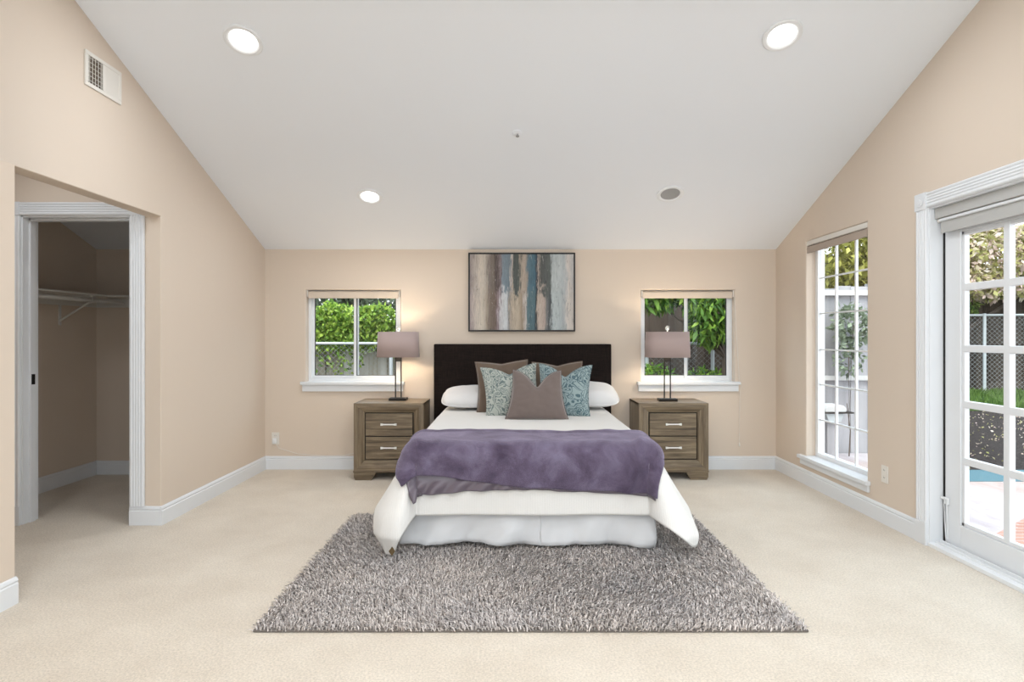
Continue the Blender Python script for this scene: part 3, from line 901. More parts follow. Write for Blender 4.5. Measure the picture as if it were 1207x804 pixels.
# ------------------------------------------------------------------ nightstands
NW, ND, NH = 0.61, 0.40, 0.672
def nightstand(loc, label):
    t = thing('nightstand', label, 'nightstand', loc, group='matching nightstands beside the bed')
    hw = NW/2; zb = 0.075
    # carcass: sides, top, bottom, back
    mb = MB()
    mb.box(-hw, -hw+0.02, 0.0, ND, zb, NH); mb.box(hw-0.02, hw, 0.0, ND, zb, NH)
    mb.box(-hw+0.02, hw-0.02, ND-0.02, ND, zb, NH-0.02); mb.box(-hw+0.02, hw-0.02, 0.04, ND-0.02, zb, zb+0.02)
    mb.build('body', M_WOODV, t, bevel=0.002)
    mb = MB(); mb.box(-hw, hw, 0.0, ND, NH-0.02, NH+0.001); mb.build('top', M_WOODH, t, bevel=0.002)
    # mitred front frame: flat rim, then a bevel sloping in to the drawers
    O = (-hw, hw, zb, NH); I1 = (-hw+0.040, hw-0.040, zb+0.036, NH-0.036); I2 = (-hw+0.090, hw-0.090, 0.172, 0.590)
    def rect(Rr, y): return [(Rr[0],y,Rr[2]),(Rr[1],y,Rr[2]),(Rr[1],y,Rr[3]),(Rr[0],y,Rr[3])]
    rings = [rect(O, 0.0), rect(O, -0.012), rect(I1, -0.012), rect(I2, 0.014), rect(I2, 0.05)]
    for nm, k, mt in (('top_rail', 2, M_WOODH), ('bottom_rail', 0, M_WOODH), ('stile', 1, M_WOODV), ('stile', 3, M_WOODV)):
        mb = MB(); j = (k+1) % 4
        v = []
        for rg in rings: v += [rg[k], rg[j]]
        mb.add(v, [(2*i, 2*i+1, 2*i+3, 2*i+2) for i in range(len(rings)-1)])
        mb.build(nm, mt, t)
    mb = MB(); mb.box(I2[0]+0.001, I2[1]-0.001, 0.030, 0.05, I2[2]+0.001, I2[3]-0.001); mb.build('drawer_recess', M_DARK, t)
    zc = (0.590+0.172)/2
    for (a, b) in ((0.172+0.009, zc-0.005), (zc+0.005, 0.590-0.009)):
        mb = MB(); mb.box(I2[0]+0.010, I2[1]-0.010, 0.006, 0.030, a, b); d = mb.build('drawer', M_WOODH, t, bevel=0.002)
        zc_ = (a+b)/2 + 0.004
        mb = MB(); L_ = 0.070                        # bow handle
        mb.prism([(-L_, zc_-0.010), (-L_+0.012, zc_-0.009), (-L_+0.03, zc_-0.0055), (L_-0.03, zc_-0.0055), (L_-0.012, zc_-0.009), (L_, zc_-0.010),
                  (L_, zc_+0.010), (L_-0.012, zc_+0.009), (L_-0.03, zc_+0.0055), (-L_+0.03, zc_+0.0055), (-L_+0.012, zc_+0.009), (-L_, zc_+0.010)], 'y', -0.020, -0.008)
        for s in (-1, 1): mb.tube([(s*(L_-0.012), -0.009, zc_), (s*(L_-0.012), 0.007, zc_)], 0.005, 8)
        mb.build('handle', M_SILVER, d, bevel=0.0015)
    # base moulding and bracket feet
    mb = MB(); mb.box(-hw-0.004, hw+0.004, -0.016, ND, 0.068, 0.082); mb.build('base_moulding', M_WOODH, t, bevel=0.003)
    for s in (-1, 1):
        a = s*hw; 
        pts = [(a, 0.07), (a, 0.028), (a - s*0.012, 0.0), (a - s*0.155, 0.0), (a - s*0.195, 0.07)]
        mb = MB(); mb.prism(pts, 'y', -0.010, 0.07); mb.build('foot', M_WOODH, t, bevel=0.002)
        mb = MB(); mb.box(min(a, a-s*0.08), max(a, a-s*0.08), ND-0.07, ND, 0, 0.07); mb.build('foot', M_WOODH, t, bevel=0.002)
    return t
nightstand((-1.073, 5.172, 0), 'oak nightstand with silver pulls below the window with ivy outside')
nightstand((1.418, 5.185, 0), 'oak nightstand with silver pulls below the window with the long pull cord')

# ------------------------------------------------------------------ table lamps
M = Mat('taupe_linen_shade', (0.42,0.325,0.305,1), 0.85, spec=0.1, sheen=0.2)
M.bump(M.noise(1, 2, 0.5, M.coord((60,60,600))), 0.25, 0.002); M_LSHADE = M.m
M_LINER = Mat('white_shade_liner', (0.8,0.78,0.74,1), 0.8).m
M_CRYS = Mat('crystal', (0.9,0.92,0.92,1), 0.05); M_CRYS.b.inputs['Transmission Weight'].default_value = 0.7; M_CRYS = M_CRYS.m
def lamp(loc, label, sc):
    t = thing('table_lamp', label, 'table lamp', loc, group='pair of bedside lamps')
    mb = MB(); mb.box(-0.080*sc, 0.080*sc, -0.045, 0.045, 0, 0.024); mb.build('base', M_BRONZE, t, bevel=0.003)
    mb = MB()
    for s in (-1, 1):
        mb.box(s*0.026*sc-0.005, s*0.026*sc+0.005, -0.006, 0.006, 0.024, 0.385)
    mb.box(-0.031*sc, 0.031*sc, -0.008, 0.008, 0.355, 0.398)
    mb.build('stem', M_BRONZE, t, bevel=0.001)
    mb = MB(); mb.tube([(0,0,0.398),(0,0,0.425)], 0.010, 12); mb.tube([(0,0,0.425),(0,0,0.47)], 0.017, 12); mb.build('socket', M_BRONZE, t, smooth=True)
    mb = MB(); mb.lathe([(0.012,0.47),(0.02,0.485),(0.028,0.505),(0.027,0.52),(0.016,0.535),(0.0,0.54)], seg=16); mb.build('bulb', M_BULB, t, smooth=True)
    # oval drum shade, open top and bottom
    zb_, zt_ = 0.395, 0.625
    rb, rt = 0.192*sc, 0.182*sc
    ky = 0.62
    mb = MB(); seg = 56; v = []
    for (r, z) in ((rb, zb_), (rt, zt_)):
        for k in range(seg):
            a = 2*PI*k/seg
            ex = 0.72
            v.append((r*math.copysign(abs(math.cos(a))**ex, math.cos(a)), r*ky*math.copysign(abs(math.sin(a))**ex, math.sin(a)), z))
    f = [(k, (k+1) % seg, seg+(k+1) % seg, seg+k) for k in range(seg)]
    mb.add(v, f)
    sh = mb.build('lamp_shade', M_LSHADE, t, smooth=True, solid=0.004, solid_off=0)
    mb = MB()
    mb.add([(p[0]*0.975, p[1]*0.965, p[2]) for p in v], f); mb.build('shade_liner', M_LINER, sh, smooth=True)
    mb = MB()
    for k in range(3):
        a = 2*PI*k/3 + 0.5
        mb.tube([(0,0,zt_-0.004), (rt*0.96*math.cos(a), rt*ky*0.93*math.sin(a), zt_-0.004)], 0.002, 6)
    mb.tube([(0,0,0.54),(0,0,zt_+0.01)], 0.003, 8)
    mb.build('spider', M_BRONZE, sh)
    mb = MB(); mb.tube([(0,0,zt_+0.002),(0,0,zt_+0.016)], 0.006, 10); mb.build('finial_stem', M_SILVER, t)
    mb = MB(); mb.lathe([(0,0),(0.010,0.002),(0.018,0.012),(0.019,0.020),(0.015,0.032),(0.006,0.039),(0,0.040)], (0,0,zt_+0.014), 10); mb.build('finial', M_CRYS, t)
    d = bpy.data.lights.new('bulb_light', 'POINT'); d.energy = LAMP_W; d.color = (1.0, 0.83, 0.62); d.shadow_soft_size = 0.034
    o = bpy.data.objects.new('bulb_light', d); o.location = (0, 0, 0.50); o.parent = t; COL.objects.link(o)
    # mains cord dropping behind the nightstand
    return t
lamp_l = lamp((-1.035, 5.405, NH + 0.001), 'black metal lamp with taupe shade in front of the ivy window', 0.995)
lamp_r = lamp((1.408, 5.345, NH + 0.001), 'black metal lamp with taupe shade in front of the window with tree outside', 1.04)
mb = MB(); mb.tube([(0.03, 0.04, 0.010), (0.06, 0.10, 0.012), (0.075, 0.172, 0.006), (0.07, 0.180, -0.1), (-0.15, 0.176, -0.47), (-0.36, 0.176, -0.50), (-0.55, 0.172, -0.538), (-0.72, 0.175, -0.542), (-0.98, 0.176, -0.525), (-1.16, 0.176, -0.47), (-1.195, 0.155, -0.405)], 0.003, 6)
mb.build('cord', M_PLASTIC, lamp_l, smooth=True)
mb = MB(); mb.box(-1.215, -1.180, 0.155, 0.187, -0.425, -0.375); mb.build('plug', M_VINYL, lamp_l, bevel=0.006)

# ------------------------------------------------------------------ wall and ceiling fittings
def outlet(name, label, loc, rotz):
    t = thing(name, label, 'wall outlet', loc, (0, 0, rotz))
    mb = MB(); mb.box(-0.036, 0.036, -0.006, 0.0, -0.058, 0.058); mb.build('cover_plate', M_PLASTIC, t, bevel=0.003)
    for s in (-1, 1):
        mb = MB(); mb.box(-0.017, 0.017, -0.0075, -0.005, s*0.025-0.016, s*0.025+0.016); q = mb.build('socket', M_PLASTIC, t, bevel=0.002)
        mb = MB()
        for a in (-0.006, 0.006): mb.box(a-0.001, a+0.001, -0.0082, -0.007, s*0.025-0.003, s*0.025+0.007)
        mb.build('slot', M_DARK, q)
    return t
outlet('wall_outlet', 'ivory outlet with a plugged-in cord near the corner of the back wall', (-2.235, YB, 0.292), 0)
outlet('wall_outlet', 'ivory outlet on the right-hand wall between tall window and patio door', (XR, 3.962, 0.332), PI/2 * -1)

# air vent high on the left wall
t = thing('air_vent', 'white air vent grille high on the left-hand wall near the ceiling', 'air vent', (XL, 3.378, 2.730))
W_, H_ = 0.150, 0.097
mb = MB()
mb.box(0, 0.010, -W_, W_, H_-0.022, H_); mb.box(0, 0.010, -W_, W_, -H_, -H_+0.022)
mb.box(0, 0.010, -W_, -W_+0.026, -H_+0.022, H_-0.022); mb.box(0, 0.010, W_-0.026, W_, -H_+0.022, H_-0.022)
mb.box(0, 0.009, -0.010, 0.010, -H_+0.022, H_-0.022)
mb.build('vent_frame', M_PLASTIC, t, bevel=0.003)
M_VDARK = Mat('dark_duct', (0.10,0.065,0.04,1), 0.8).m
MB().box(0.0005, 0.002, -W_+0.02, W_-0.02, -H_+0.018, H_-0.018).build('duct_back', M_VDARK, t)
mb = MB()
for i in range(6):
    z = -H_ + 0.022 + (i+0.5)*(2*H_-0.044)/6
    mb.add([(0.002,-W_+0.026,z+0.004),(0.002,-0.010,z+0.004),(0.009,-0.010,z-0.002),(0.009,-W_+0.026,z-0.002)], [(0,1,2,3)])
for i in range(5):
    y = -W_+0.026 + (i+0.5)*(W_-0.036)/5
    mb.box(0.003, 0.007, y-0.0012, y+0.0012, -H_+0.02, H_-0.02)
mb.build('open_louvers', M_PLASTIC, t, solid=0.0015)
mb = MB()
for i in range(14):
    y = 0.010 + (i+0.5)*(W_-0.036)/14
    mb.box(0.002, 0.0075, y-0.0038, y+0.0038, -H_+0.02, H_-0.02)
mb.build('closed_louvers', M_PLASTIC, t)

CN = Vector((0, -SLOPE, -1)).normalized()         # outward (downward) normal of the sloping ceiling
def on_ceiling(px, py):
    k = (397.5 - py)/697.0
    d = (EAVE + SLOPE*YB - 1.25)/(k + SLOPE)
    return Vector(((px-603)/697.0*d, d, 1.25 + k*d))
SLOPE_ROT = (math.atan(SLOPE)*-1, 0, 0)           # local -z looks along CN
def downlight(loc, rot, label, power, lit=True, rad=0.108):
    t = thing('downlight' if lit else 'ceiling_speaker', label, 'ceiling light' if lit else 'ceiling speaker', loc, rot,
              'recessed ceiling downlights' if lit else None)
    mb = MB(); mb.lathe([(rad, 0.0), (rad, -0.006), (rad-0.006, -0.011), (rad-0.022, -0.010), (rad-0.032, -0.002), (rad-0.032, 0.0)], seg=40)
    mb.build('trim_ring', M_VINYL, t, smooth=True)
    if lit:
        mb = MB(); mb.lathe([(0.0,-0.0050),(rad-0.037,-0.0050),(rad-0.0315,-0.003),(rad-0.0315,-0.0005)], seg=40)
        mb.build('lens', M_LENS, t, smooth=True)
        d = bpy.data.lights.new('downlight_beam', 'AREA'); d.shape = 'DISK'; d.size = 0.14; d.energy = power; d.color = (0.88, 0.94, 1.0)
        o = bpy.data.objects.new('downlight_beam', d); o.location = (0,0,-0.012); o.parent = t; COL.objects.link(o)
    else:
        mb = MB(); mb.lathe([(0.0,-0.003),(rad-0.0315,-0.003),(rad-0.0315,-0.0005)], seg=40)
        M = Mat('grey_speaker_mesh', (0.36,0.36,0.36,1), 0.7); M.bump(M.noise(700,1), 0.5, 0.002)
        mb.build('grille', M.m, t)
    return t
downlight(on_ceiling(287, 47.5), SLOPE_ROT, 'lit downlight high on the sloped ceiling, closest to the air vent', CAN_W)
downlight(on_ceiling(922, 41.5), SLOPE_ROT, 'lit downlight high on the sloped ceiling above the patio door side', CAN_W)
downlight(on_ceiling(436, 231.5), SLOPE_ROT, 'lit downlight low on the sloped ceiling, between the ivy window and the painting', CAN_W, rad=0.102)
downlight(on_ceiling(790, 228.5), SLOPE_ROT, 'unlit round ceiling speaker with grey centre low on the slope', 0, False, rad=0.108)
for (x, y) in ((0.45, 1.9), (1.0, 0.5), (-0.9, 0.3), (-0.7, -1.0), (1.0, -1.0)):  # out-of-view downlights, added as fill light
    downlight((x, y, ZR), (0,0,0), 'added unseen fill downlight in the flat ceiling over the near half of the room', FILL_CAN_W)
downlight((-3.0, 3.3, 2.50), (0,0,0), 'lit downlight in the ceiling of the passage to the closet', 2.5)
M_SPK = Mat('dull_chrome', (0.35,0.35,0.35,1), 0.5, 0.5).m
sp = on_ceiling(610, 157)
t = thing('fire_sprinkler', 'small white fire sprinkler head in the middle of the sloped ceiling', 'sprinkler', sp, SLOPE_ROT)
mb = MB(); mb.lathe([(0.036,0.0),(0.036,-0.004),(0.028,-0.008),(0.012,-0.009)], seg=28); mb.build('escutcheon', M_CEIL, t, smooth=True)
mb = MB(); mb.tube([(0,0,-0.008),(0,0,-0.026)], 0.005, 10); mb.lathe([(0.0,-0.026),(0.012,-0.026),(0.012,-0.028),(0,-0.028)], seg=16); mb.build('deflector', M_SPK, t)

# ------------------------------------------------------------------ painting
art = thing('framed_painting', 'framed abstract canvas of vertical grey, cream and blue strokes above the headboard', 'painting', (0.096, YB, 1.304))
AW, AH = 1.005/2, 0.741
mb = MB(); fwd = 0.012
for (a, b, c, d) in ((-AW, -AW+fwd, 0, AH), (AW-fwd, AW, 0, AH)):
    mb.box(a, b, -0.045, -0.002, c, d)
mb.box(-AW+fwd, AW-fwd, -0.045, -0.002, 0, fwd); mb.box(-AW+fwd, AW-fwd, -0.045, -0.002, AH-fwd, AH)
mb.build('frame', M_DARK, art, bevel=0.0015)
M = Mat('painted_canvas', rough=0.7, spec=0.2)
co = M.coord()
sx = M.n.new('ShaderNodeSeparateXYZ'); M.l.new(co, sx.inputs[0])
nA = M.noise(1, 5, 0.65, M.coord((22, 1, 2.2)), 0.4)
nB = M.noise(1, 4, 0.7, M.coord((70, 1, 9)), 0.8)
u = M.math('MULTIPLY_ADD', sx.outputs['X'], 1.0/(2*AW), 0.5)
u = M.math('ADD', u, M.math('MULTIPLY', M.math('SUBTRACT', nA, 0.5), 0.085))
u = M.math('ADD', u, M.math('MULTIPLY', M.math('SUBTRACT', nB, 0.5), 0.08))
def st(p, r, g, b): return (p, lin((r, g, b)))
top_s = [st(0.0,160,148,146), st(0.06,176,166,158), st(0.12,202,192,180), st(0.17,188,178,166), st(0.19,132,122,116), st(0.24,122,112,104), st(0.265,92,82,78), st(0.30,136,124,126),
         st(0.325,128,142,152), st(0.385,120,132,140), st(0.405,196,184,174), st(0.425,88,94,92), st(0.475,92,96,92), st(0.50,178,164,150), st(0.535,176,162,148), st(0.555,98,120,130), st(0.615,82,110,124), st(0.64,70,72,76), st(0.655,196,182,172), st(0.675,92,94,92),
         st(0.765,100,104,102), st(0.785,180,186,186), st(0.86,188,194,194), st(0.90,176,182,184), st(0.93,204,196,190), st(1.0,182,182,180)]
bot_s = [st(0.0,164,150,150), st(0.06,186,174,166), st(0.12,206,196,182), st(0.17,176,164,150), st(0.20,128,116,106), st(0.25,118,104,96), st(0.275,150,134,138), st(0.30,196,194,196),
         st(0.36,204,208,210), st(0.385,140,138,136), st(0.41,180,166,150), st(0.46,190,176,158), st(0.50,158,142,124), st(0.54,196,190,186), st(0.56,96,118,124), st(0.62,92,116,124), st(0.64,58,60,62), st(0.66,188,174,162),
         st(0.71,184,168,158), st(0.73,120,122,122), st(0.765,80,84,86), st(0.79,184,192,192), st(0.86,178,186,186), st(0.90,170,174,176), st(0.93,206,198,190), st(1.0,184,178,172)]
def split_ramp(fac, stops):
    # a colour ramp holds at most 32 stops
    return M.ramp(fac, stops)
cT = split_ramp(u, top_s); cB = split_ramp(u, bot_s)
zf = M.math('MULTIPLY_ADD', sx.outputs['Z'], 1.0/AH, M.math('MULTIPLY', M.math('SUBTRACT', M.noise(1, 4, 0.7, M.coord((14, 1, 5))), 0.5), 1.1))
mixf = M.ramp(zf, [(0.44, (0,0,0,1)), (0.56, (1,1,1,1))])
cc = M.mix(mixf, cB, cT)
streak = M.ramp(nB, [(0.3, (0.72,0.72,0.72,1)), (0.5, (0.96,0.96,0.96,1)), (0.7, (1.12,1.1,1.08,1))])
cc = M.mix(1.0, cc, streak, 'MULTIPLY')
fl = M.ramp(M.noise(1, 5, 0.75, M.coord((60, 1, 11)), 1.2), [(0.60, (0,0,0,1)), (0.66, (1,1,1,1))])
cc = M.mix(M.math('MULTIPLY', fl, 0.6), cc, (0.05,0.05,0.052,1))
fl2 = M.ramp(M.noise(1, 5, 0.75, M.coord((48, 2, 8)), 1.0), [(0.61, (0,0,0,1)), (0.68, (1,1,1,1))])
cc = M.mix(M.math('MULTIPLY', fl2, 0.55), cc, (0.62,0.585,0.54,1))
M.color(cc); M.bump(nB, 0.3, 0.003)
MB().box(-AW+fwd+0.002, AW-fwd-0.002, -0.036, -0.004, fwd+0.002, AH-fwd-0.002).build('canvas', M.m, art)

# ------------------------------------------------------------------ closet shelf and rod
M_CLOSW = paint('closet_white_paint', (0.72,0.70,0.66,1), 0.5, 0.02, 60)
t = thing('closet_shelf', 'white L-shaped closet shelf with hanging rod below, inside the dark closet', 'shelf', (-3.785, 5.39, 1.55))
mb = MB()
mb.box(0.0, 0.30, -1.32, 0.0, 0.048, 0.062); mb.box(0.30, 1.34, -0.30, 0.0, 0.048, 0.062)
mb.build('shelf_board', M_CLOSW, t, bevel=0.002)
mb = MB(); mb.box(0.0, 0.018, -1.32, 0.0, -0.03, 0.048); mb.box(0.018, 1.34, -0.018, 0.0, -0.03, 0.048); mb.build('cleat', M_CLOSW, t)
mb = MB(); mb.tube([(0.255, -1.32, 0.008), (0.255, -0.018, 0.008)], 0.016, 14); mb.build('hanging_rod', M_CLOSW, t, smooth=True)
mb = MB()
mb.box(0.018, 0.29, -0.448, -0.432, 0.036, 0.048)
mb.tube([(0.245,-0.44,-0.01),(0.12,-0.44,-0.09),(0.002,-0.44,-0.165)], 0.008, 8)
mb.box(0.0, 0.008, -0.452, -0.428, -0.2, 0.048)
mb.tube([(0.272,-0.44,0.045),(0.280,-0.44,0.012),(0.262,-0.44,-0.014),(0.238,-0.44,-0.008)], 0.006, 8)
mb.build('shelf_bracket', M_CLOSW, t)

# ------------------------------------------------------------------ garden
GZ = -0.06
M = Mat('brown_mulch', rough=0.95, spec=0.1)
n1 = M.noise(26, 4, 0.7, M.coord())
M.color(M.ramp(n1, [(0.3, (0.014,0.011,0.010,1)), (0.6, (0.045,0.036,0.034,1)), (0.72, (0.10,0.082,0.072,1))])); M.bump(n1, 0.8, 0.03); M_MULCH = M.m
M = Mat('lawn_soil', rough=0.95, spec=0.1)
n1 = M.noise(40, 4, 0.7, M.coord())
M.color(M.ramp(n1, [(0.3, (0.025,0.05,0.012,1)), (0.7, (0.085,0.14,0.035,1))])); M.bump(n1, 0.8, 0.03); M_LAWN = M.m
M = Mat('pinkish_patio_concrete', rough=0.9, spec=0.15)
n1 = M.noise(3.0, 5, 0.65, M.coord((3, 1, 1)), 1.0)
n2 = M.noise(0.8, 2, 0.5, M.coord())
M.color(M.mix(M.ramp(n2, [(0.48,(0,0,0,1)),(0.62,(1,1,1,1))]), M.ramp(n1, [(0.35, (0.36,0.315,0.325,1)), (0.6, (0.44,0.40,0.415,1))]), M.ramp(n1, [(0.35, (0.33,0.255,0.235,1)), (0.6, (0.39,0.32,0.30,1))])))
M.bump(n1, 0.2, 0.01); M_PATIO = M.m
M_BLUE = paint('blue_painted_coping', (0.06,0.135,0.165,1), 0.6, 0.2, 30)
struct(MB().box(-14, 26, 5.72, 30, GZ-0.15, GZ-0.006).build('ground', M_MULCH))
struct(MB().box(-14, 26, -14, 5.72, GZ-0.15, GZ-0.05).build('ground', M_MULCH))
struct(MB().box(-14, 2.66, -14, -2.02, GZ-0.10, GZ+0.034).build('bounce_slab', paint('pale_bounce_slab', (0.72,0.74,0.76,1), 0.9, 0.2, 40)))  # unseen pale slab added to bounce daylight up to the ceiling
struct(MB().box(2.66, 12, -14, 5.22, GZ-0.10, GZ+0.035).build('patio', M_PATIO))
M = Mat('red_patio_brick', rough=0.9, spec=0.1)
bk = M.n.new('ShaderNodeTexBrick'); M.l.new(M.coord(), bk.inputs['Vector']); bk.inputs['Scale'].default_value = 4.0
bk.inputs['Color1'].default_value = (0.36,0.19,0.15,1); bk.inputs['Color2'].default_value = (0.42,0.25,0.20,1); bk.inputs['Mortar'].default_value = (0.42,0.36,0.34,1)
M.color(bk.outputs['Color'])
struct(MB().prism([(2.67,3.5),(5.0,5.13),(5.0,1.0),(2.67,1.0)], 'z', GZ, GZ+0.040).build('brick_patio', M.m))
struct(MB().box(2.66, 4.15, 5.66, 6.52, GZ-0.10, GZ+0.030).build('concrete_pad', M_PATIO))
o = struct(MB().box(2.66, 12, 5.22, 5.66, GZ-0.10, GZ+0.040).build('patio_edging', M_BLUE))
struct(MB().prism([(6.0,10.6),(26,10.2),(26,16),(6.0,16)], 'z', GZ-0.05, GZ+0.004).build('lawn', M_LAWN))
# the wall outside has no eave in view; house exterior is the wall's own back

def leaf_mesh(name, centers, size, mat, parent=None, droop=0.5, elong=2.0, r=None):
    """folded leaves: 6 vertices, two quads each"""
    r = r or rng
    n = len(centers)
    d = r.normal(size=(n, 3)); d[:, 2] -= droop; d /= np.linalg.norm(d, axis=1)[:, None]
    s = r.normal(size=(n, 3)); s -= (s*d).sum(1)[:, None]*d; s /= np.linalg.norm(s, axis=1)[:, None]
    nn = np.cross(d, s)
    L_ = (size*r.uniform(0.6, 1.3, n))[:, None]; W = L_/elong*0.5
    c = np.asarray(centers)
    V = np.stack([c, c + d*L_*0.45 + s*W + nn*W*0.35, c + d*L_, c + d*L_*0.45 - s*W + nn*W*0.35, c + d*L_*0.5], 1)
    q = np.array([[0, 4, 1], [1, 4, 2], [2, 4, 3], [3, 4, 0]])
    T = (np.arange(n)[:, None, None]*5 + q[None]).reshape(-1, 3)
    return np_mesh(name, V.reshape(-1, 3), T, mat, parent)
def leaf_mat(name, stops, trans=0.35):
    M = Mat(name, rough=0.55, spec=0.3)
    c = M.ramp(M.island(), stops)
    M.color(c)
    tr = M.n.new('ShaderNodeBsdfTranslucent'); M.l.new(c, tr.inputs[0])
    mx = M.n.new('ShaderNodeMixShader'); mx.inputs[0].default_value = trans
    out = M.n['Material Output']
    M.l.new(M.b.outputs[0], mx.inputs[1]); M.l.new(tr.outputs[0], mx.inputs[2]); M.l.new(mx.outputs[0], out.inputs[0])
    return M.m
M_IVY = leaf_mat('bright_ivy_leaf', [(0, (0.07,0.14,0.025,1)), (0.45, (0.20,0.34,0.045,1)), (0.8, (0.36,0.50,0.07,1)), (1, (0.52,0.62,0.16,1))])
M_MAPLE = leaf_mat('fresh_green_leaf', [(0, (0.035,0.085,0.018,1)), (0.5, (0.12,0.26,0.03,1)), (1, (0.32,0.47,0.07,1))])
M_PINK = leaf_mat('pink_and_yellow_leaf', [(0, (0.22,0.22,0.07,1)), (0.3, (0.46,0.44,0.17,1)), (0.55, (0.62,0.54,0.36,1)), (0.8, (0.68,0.50,0.46,1)), (1, (0.85,0.76,0.64,1))])
M_GREY = leaf_mat('grey_green_leaf', [(0, (0.10,0.13,0.08,1)), (1, (0.34,0.40,0.28,1))])
M_YELL = leaf_mat('yellow_green_leaf', [(0, (0.12,0.12,0.02,1)), (0.5, (0.30,0.30,0.05,1)), (1, (0.55,0.52,0.14,1))])
M_GRASS = leaf_mat('grass_blade', [(0, (0.045,0.09,0.018,1)), (1, (0.15,0.24,0.055,1))])
M_BARK = Mat('bark', (0.09,0.065,0.05,1), 0.9).m
def boards_mat(name, stops):
    M = Mat(name, rough=0.9, spec=0.1)
    g = M.noise(1, 4, 0.6, M.coord((14, 14, 1.2)))
    i = M.island()
    f = M.math('ADD', M.math('MULTIPLY', g, 0.6), M.math('MULTIPLY', i, 0.4))
    M.color(M.ramp(f, stops)); M.bump(g, 0.3, 0.01)
    return M.m
M_FENCE_L = boards_mat('weathered_pale_boards', [(0.25, (0.20,0.17,0.125,1)), (0.5, (0.40,0.36,0.29,1)), (0.75, (0.58,0.55,0.50,1))])
M_FENCE_D = boards_mat('weathered_dark_boards', [(0.25, (0.030,0.022,0.017,1)), (0.75, (0.090,0.068,0.054,1))])
M_FENCE_W = boards_mat('bleached_boards', [(0.25, (0.22,0.215,0.225,1)), (0.75, (0.38,0.37,0.385,1))])
M_GALV = Mat('galvanised_steel', (0.42,0.44,0.45,1), 0.55, 0.2).m
M_WHITEP = paint('white_painted_wood', (0.5,0.49,0.48,1), 0.6)

def board_fence(label, p0, p1, h, mat, bw=0.14, name='board_fence', rails=True, zb=GZ):
    p0 = Vector((p0[0], p0[1], 0)); p1 = Vector((p1[0], p1[1], 0)); dvec = p1-p0; Ln = dvec.length
    t = thing(name, label, 'fence', (p0.x, p0.y, zb), (0, 0, math.atan2(dvec.y, dvec.x)))
    mb = MB(); x = 0.0
    while x < Ln:
        w_ = bw*random.uniform(0.9, 1.1); hh = h + random.uniform(-0.02, 0.02)
        mb.box(x, x + w_ + 0.004, 0.009*(len(mb.v)//8 % 2), 0.012 + 0.009*(len(mb.v)//8 % 2), 0.0, hh); x += w_
    mb.build('boards', mat, t)
    if rails:
        mb = MB()
        for z in (0.3, h-0.25): mb.box(0, Ln, 0.022, 0.06, z-0.045, z+0.045)
        mb.build('rail', mat, t)
    k = max(2, int(Ln/2.4))
    for i in range(k+1):
        mb = MB(); x = Ln*i/k; mb.box(x-0.05, x+0.05, 0.06, 0.15, 0, h+0.05); mb.build('post', mat, t)
    return t
def chain_link(label, p0, p1, h, post_at, pitch=0.055, zb=GZ, r=0.0013, pr=1.0):
    p0 = Vector((p0[0], p0[1], 0)); p1 = Vector((p1[0], p1[1], 0)); dvec = p1-p0; Ln = dvec.length
    t = thing('chain_link_fence', label, 'fence', (p0.x, p0.y, zb), (0, 0, math.atan2(dvec.y, dvec.x)))
    V = []; F = []
    def wire(a, b):
        n = len(V)
        V.extend([(a[0]-r, 0, a[1]), (a[0]+r, 0, a[1]), (a[0], r*1.6, a[1]), (b[0]-r, 0, b[1]), (b[0]+r, 0, b[1]), (b[0], r*1.6, b[1])])
        F.extend([(n,n+1,n+4,n+3), (n+1,n+2,n+5,n+4), (n+2,n,n+3,n+5)])
    x = -h
    while x < Ln:
        for sgn in (1, -1):
            # line x + (z)*1 (rising right) or mirrored
            if sgn == 1: a = (x, 0.03); b = (x + h, h)
            else: a = (x + h, 0.03); b = (x, h)
            pts = [a, b]
            # clip to 0..Ln
            def at(xx): 
                tt = (xx - a[0])/(b[0]-a[0]); return (xx, a[1] + (b[1]-a[1])*tt)
            lo, hi = min(a[0], b[0]), max(a[0], b[0])
            lo2, hi2 = max(lo, 0), min(hi, Ln)
            if lo2 < hi2: wire(at(lo2), at(hi2))
        x += pitch*1.414
    mb = MB(); mb.v = V; mb.f = F; mb.build('wire_mesh', M_GALV, t)
    mb = MB(); mb.tube([(0,-0.012,h),(Ln,-0.012,h)], 0.021*pr, 10); mb.build('top_rail', M_GALV, t, smooth=True)
    for x in post_at:
        mb = MB(); mb.tube([(x,-0.02,0),(x,-0.02,h+0.04)], 0.026*pr, 10); mb.build('post', M_GALV, t, smooth=True)
    return t
def blob(c, rad, n, r=None):
    r = r or rng
    d = r.normal(size=(n, 3)); d /= np.linalg.norm(d, axis=1)[:, None]
    q = r.uniform(0.55, 1.0, n)**0.6
    return np.asarray(c) + d*q[:, None]*np.asarray(rad)
def tree(name, label, base, trunk_h, blobs, size, mat, droop=0.5, elong=2.0, kind=None):
    t = thing(name, label, 'tree', base)
    rt = np.random.default_rng(int(abs(base[0]*100 + base[1]*10)))
    mb = MB(); k_ = 0.030*trunk_h*trunk_h/2; mb.tube([(0,0,-0.05),(0.03,0.02,trunk_h*0.5),(-0.02,0.0,trunk_h)], [k_*1.3,k_,k_*0.7], 10)
    cen = []
    for (c, rad, n) in blobs:
        cen.append(blob(c, rad, n, rt))
        mb.tube([(-0.02*0,0,trunk_h*0.55),(c[0]*0.5, c[1]*0.5, (trunk_h*0.55+c[2])/2),(c[0], c[1], c[2])], [k_*0.5,k_*0.3,0.006], 7)
    mb.build('trunk', M_BARK, t, smooth=True)
    leaf_mesh('foliage', np.concatenate(cen), size, mat, t, droop, elong, rt)
    return t

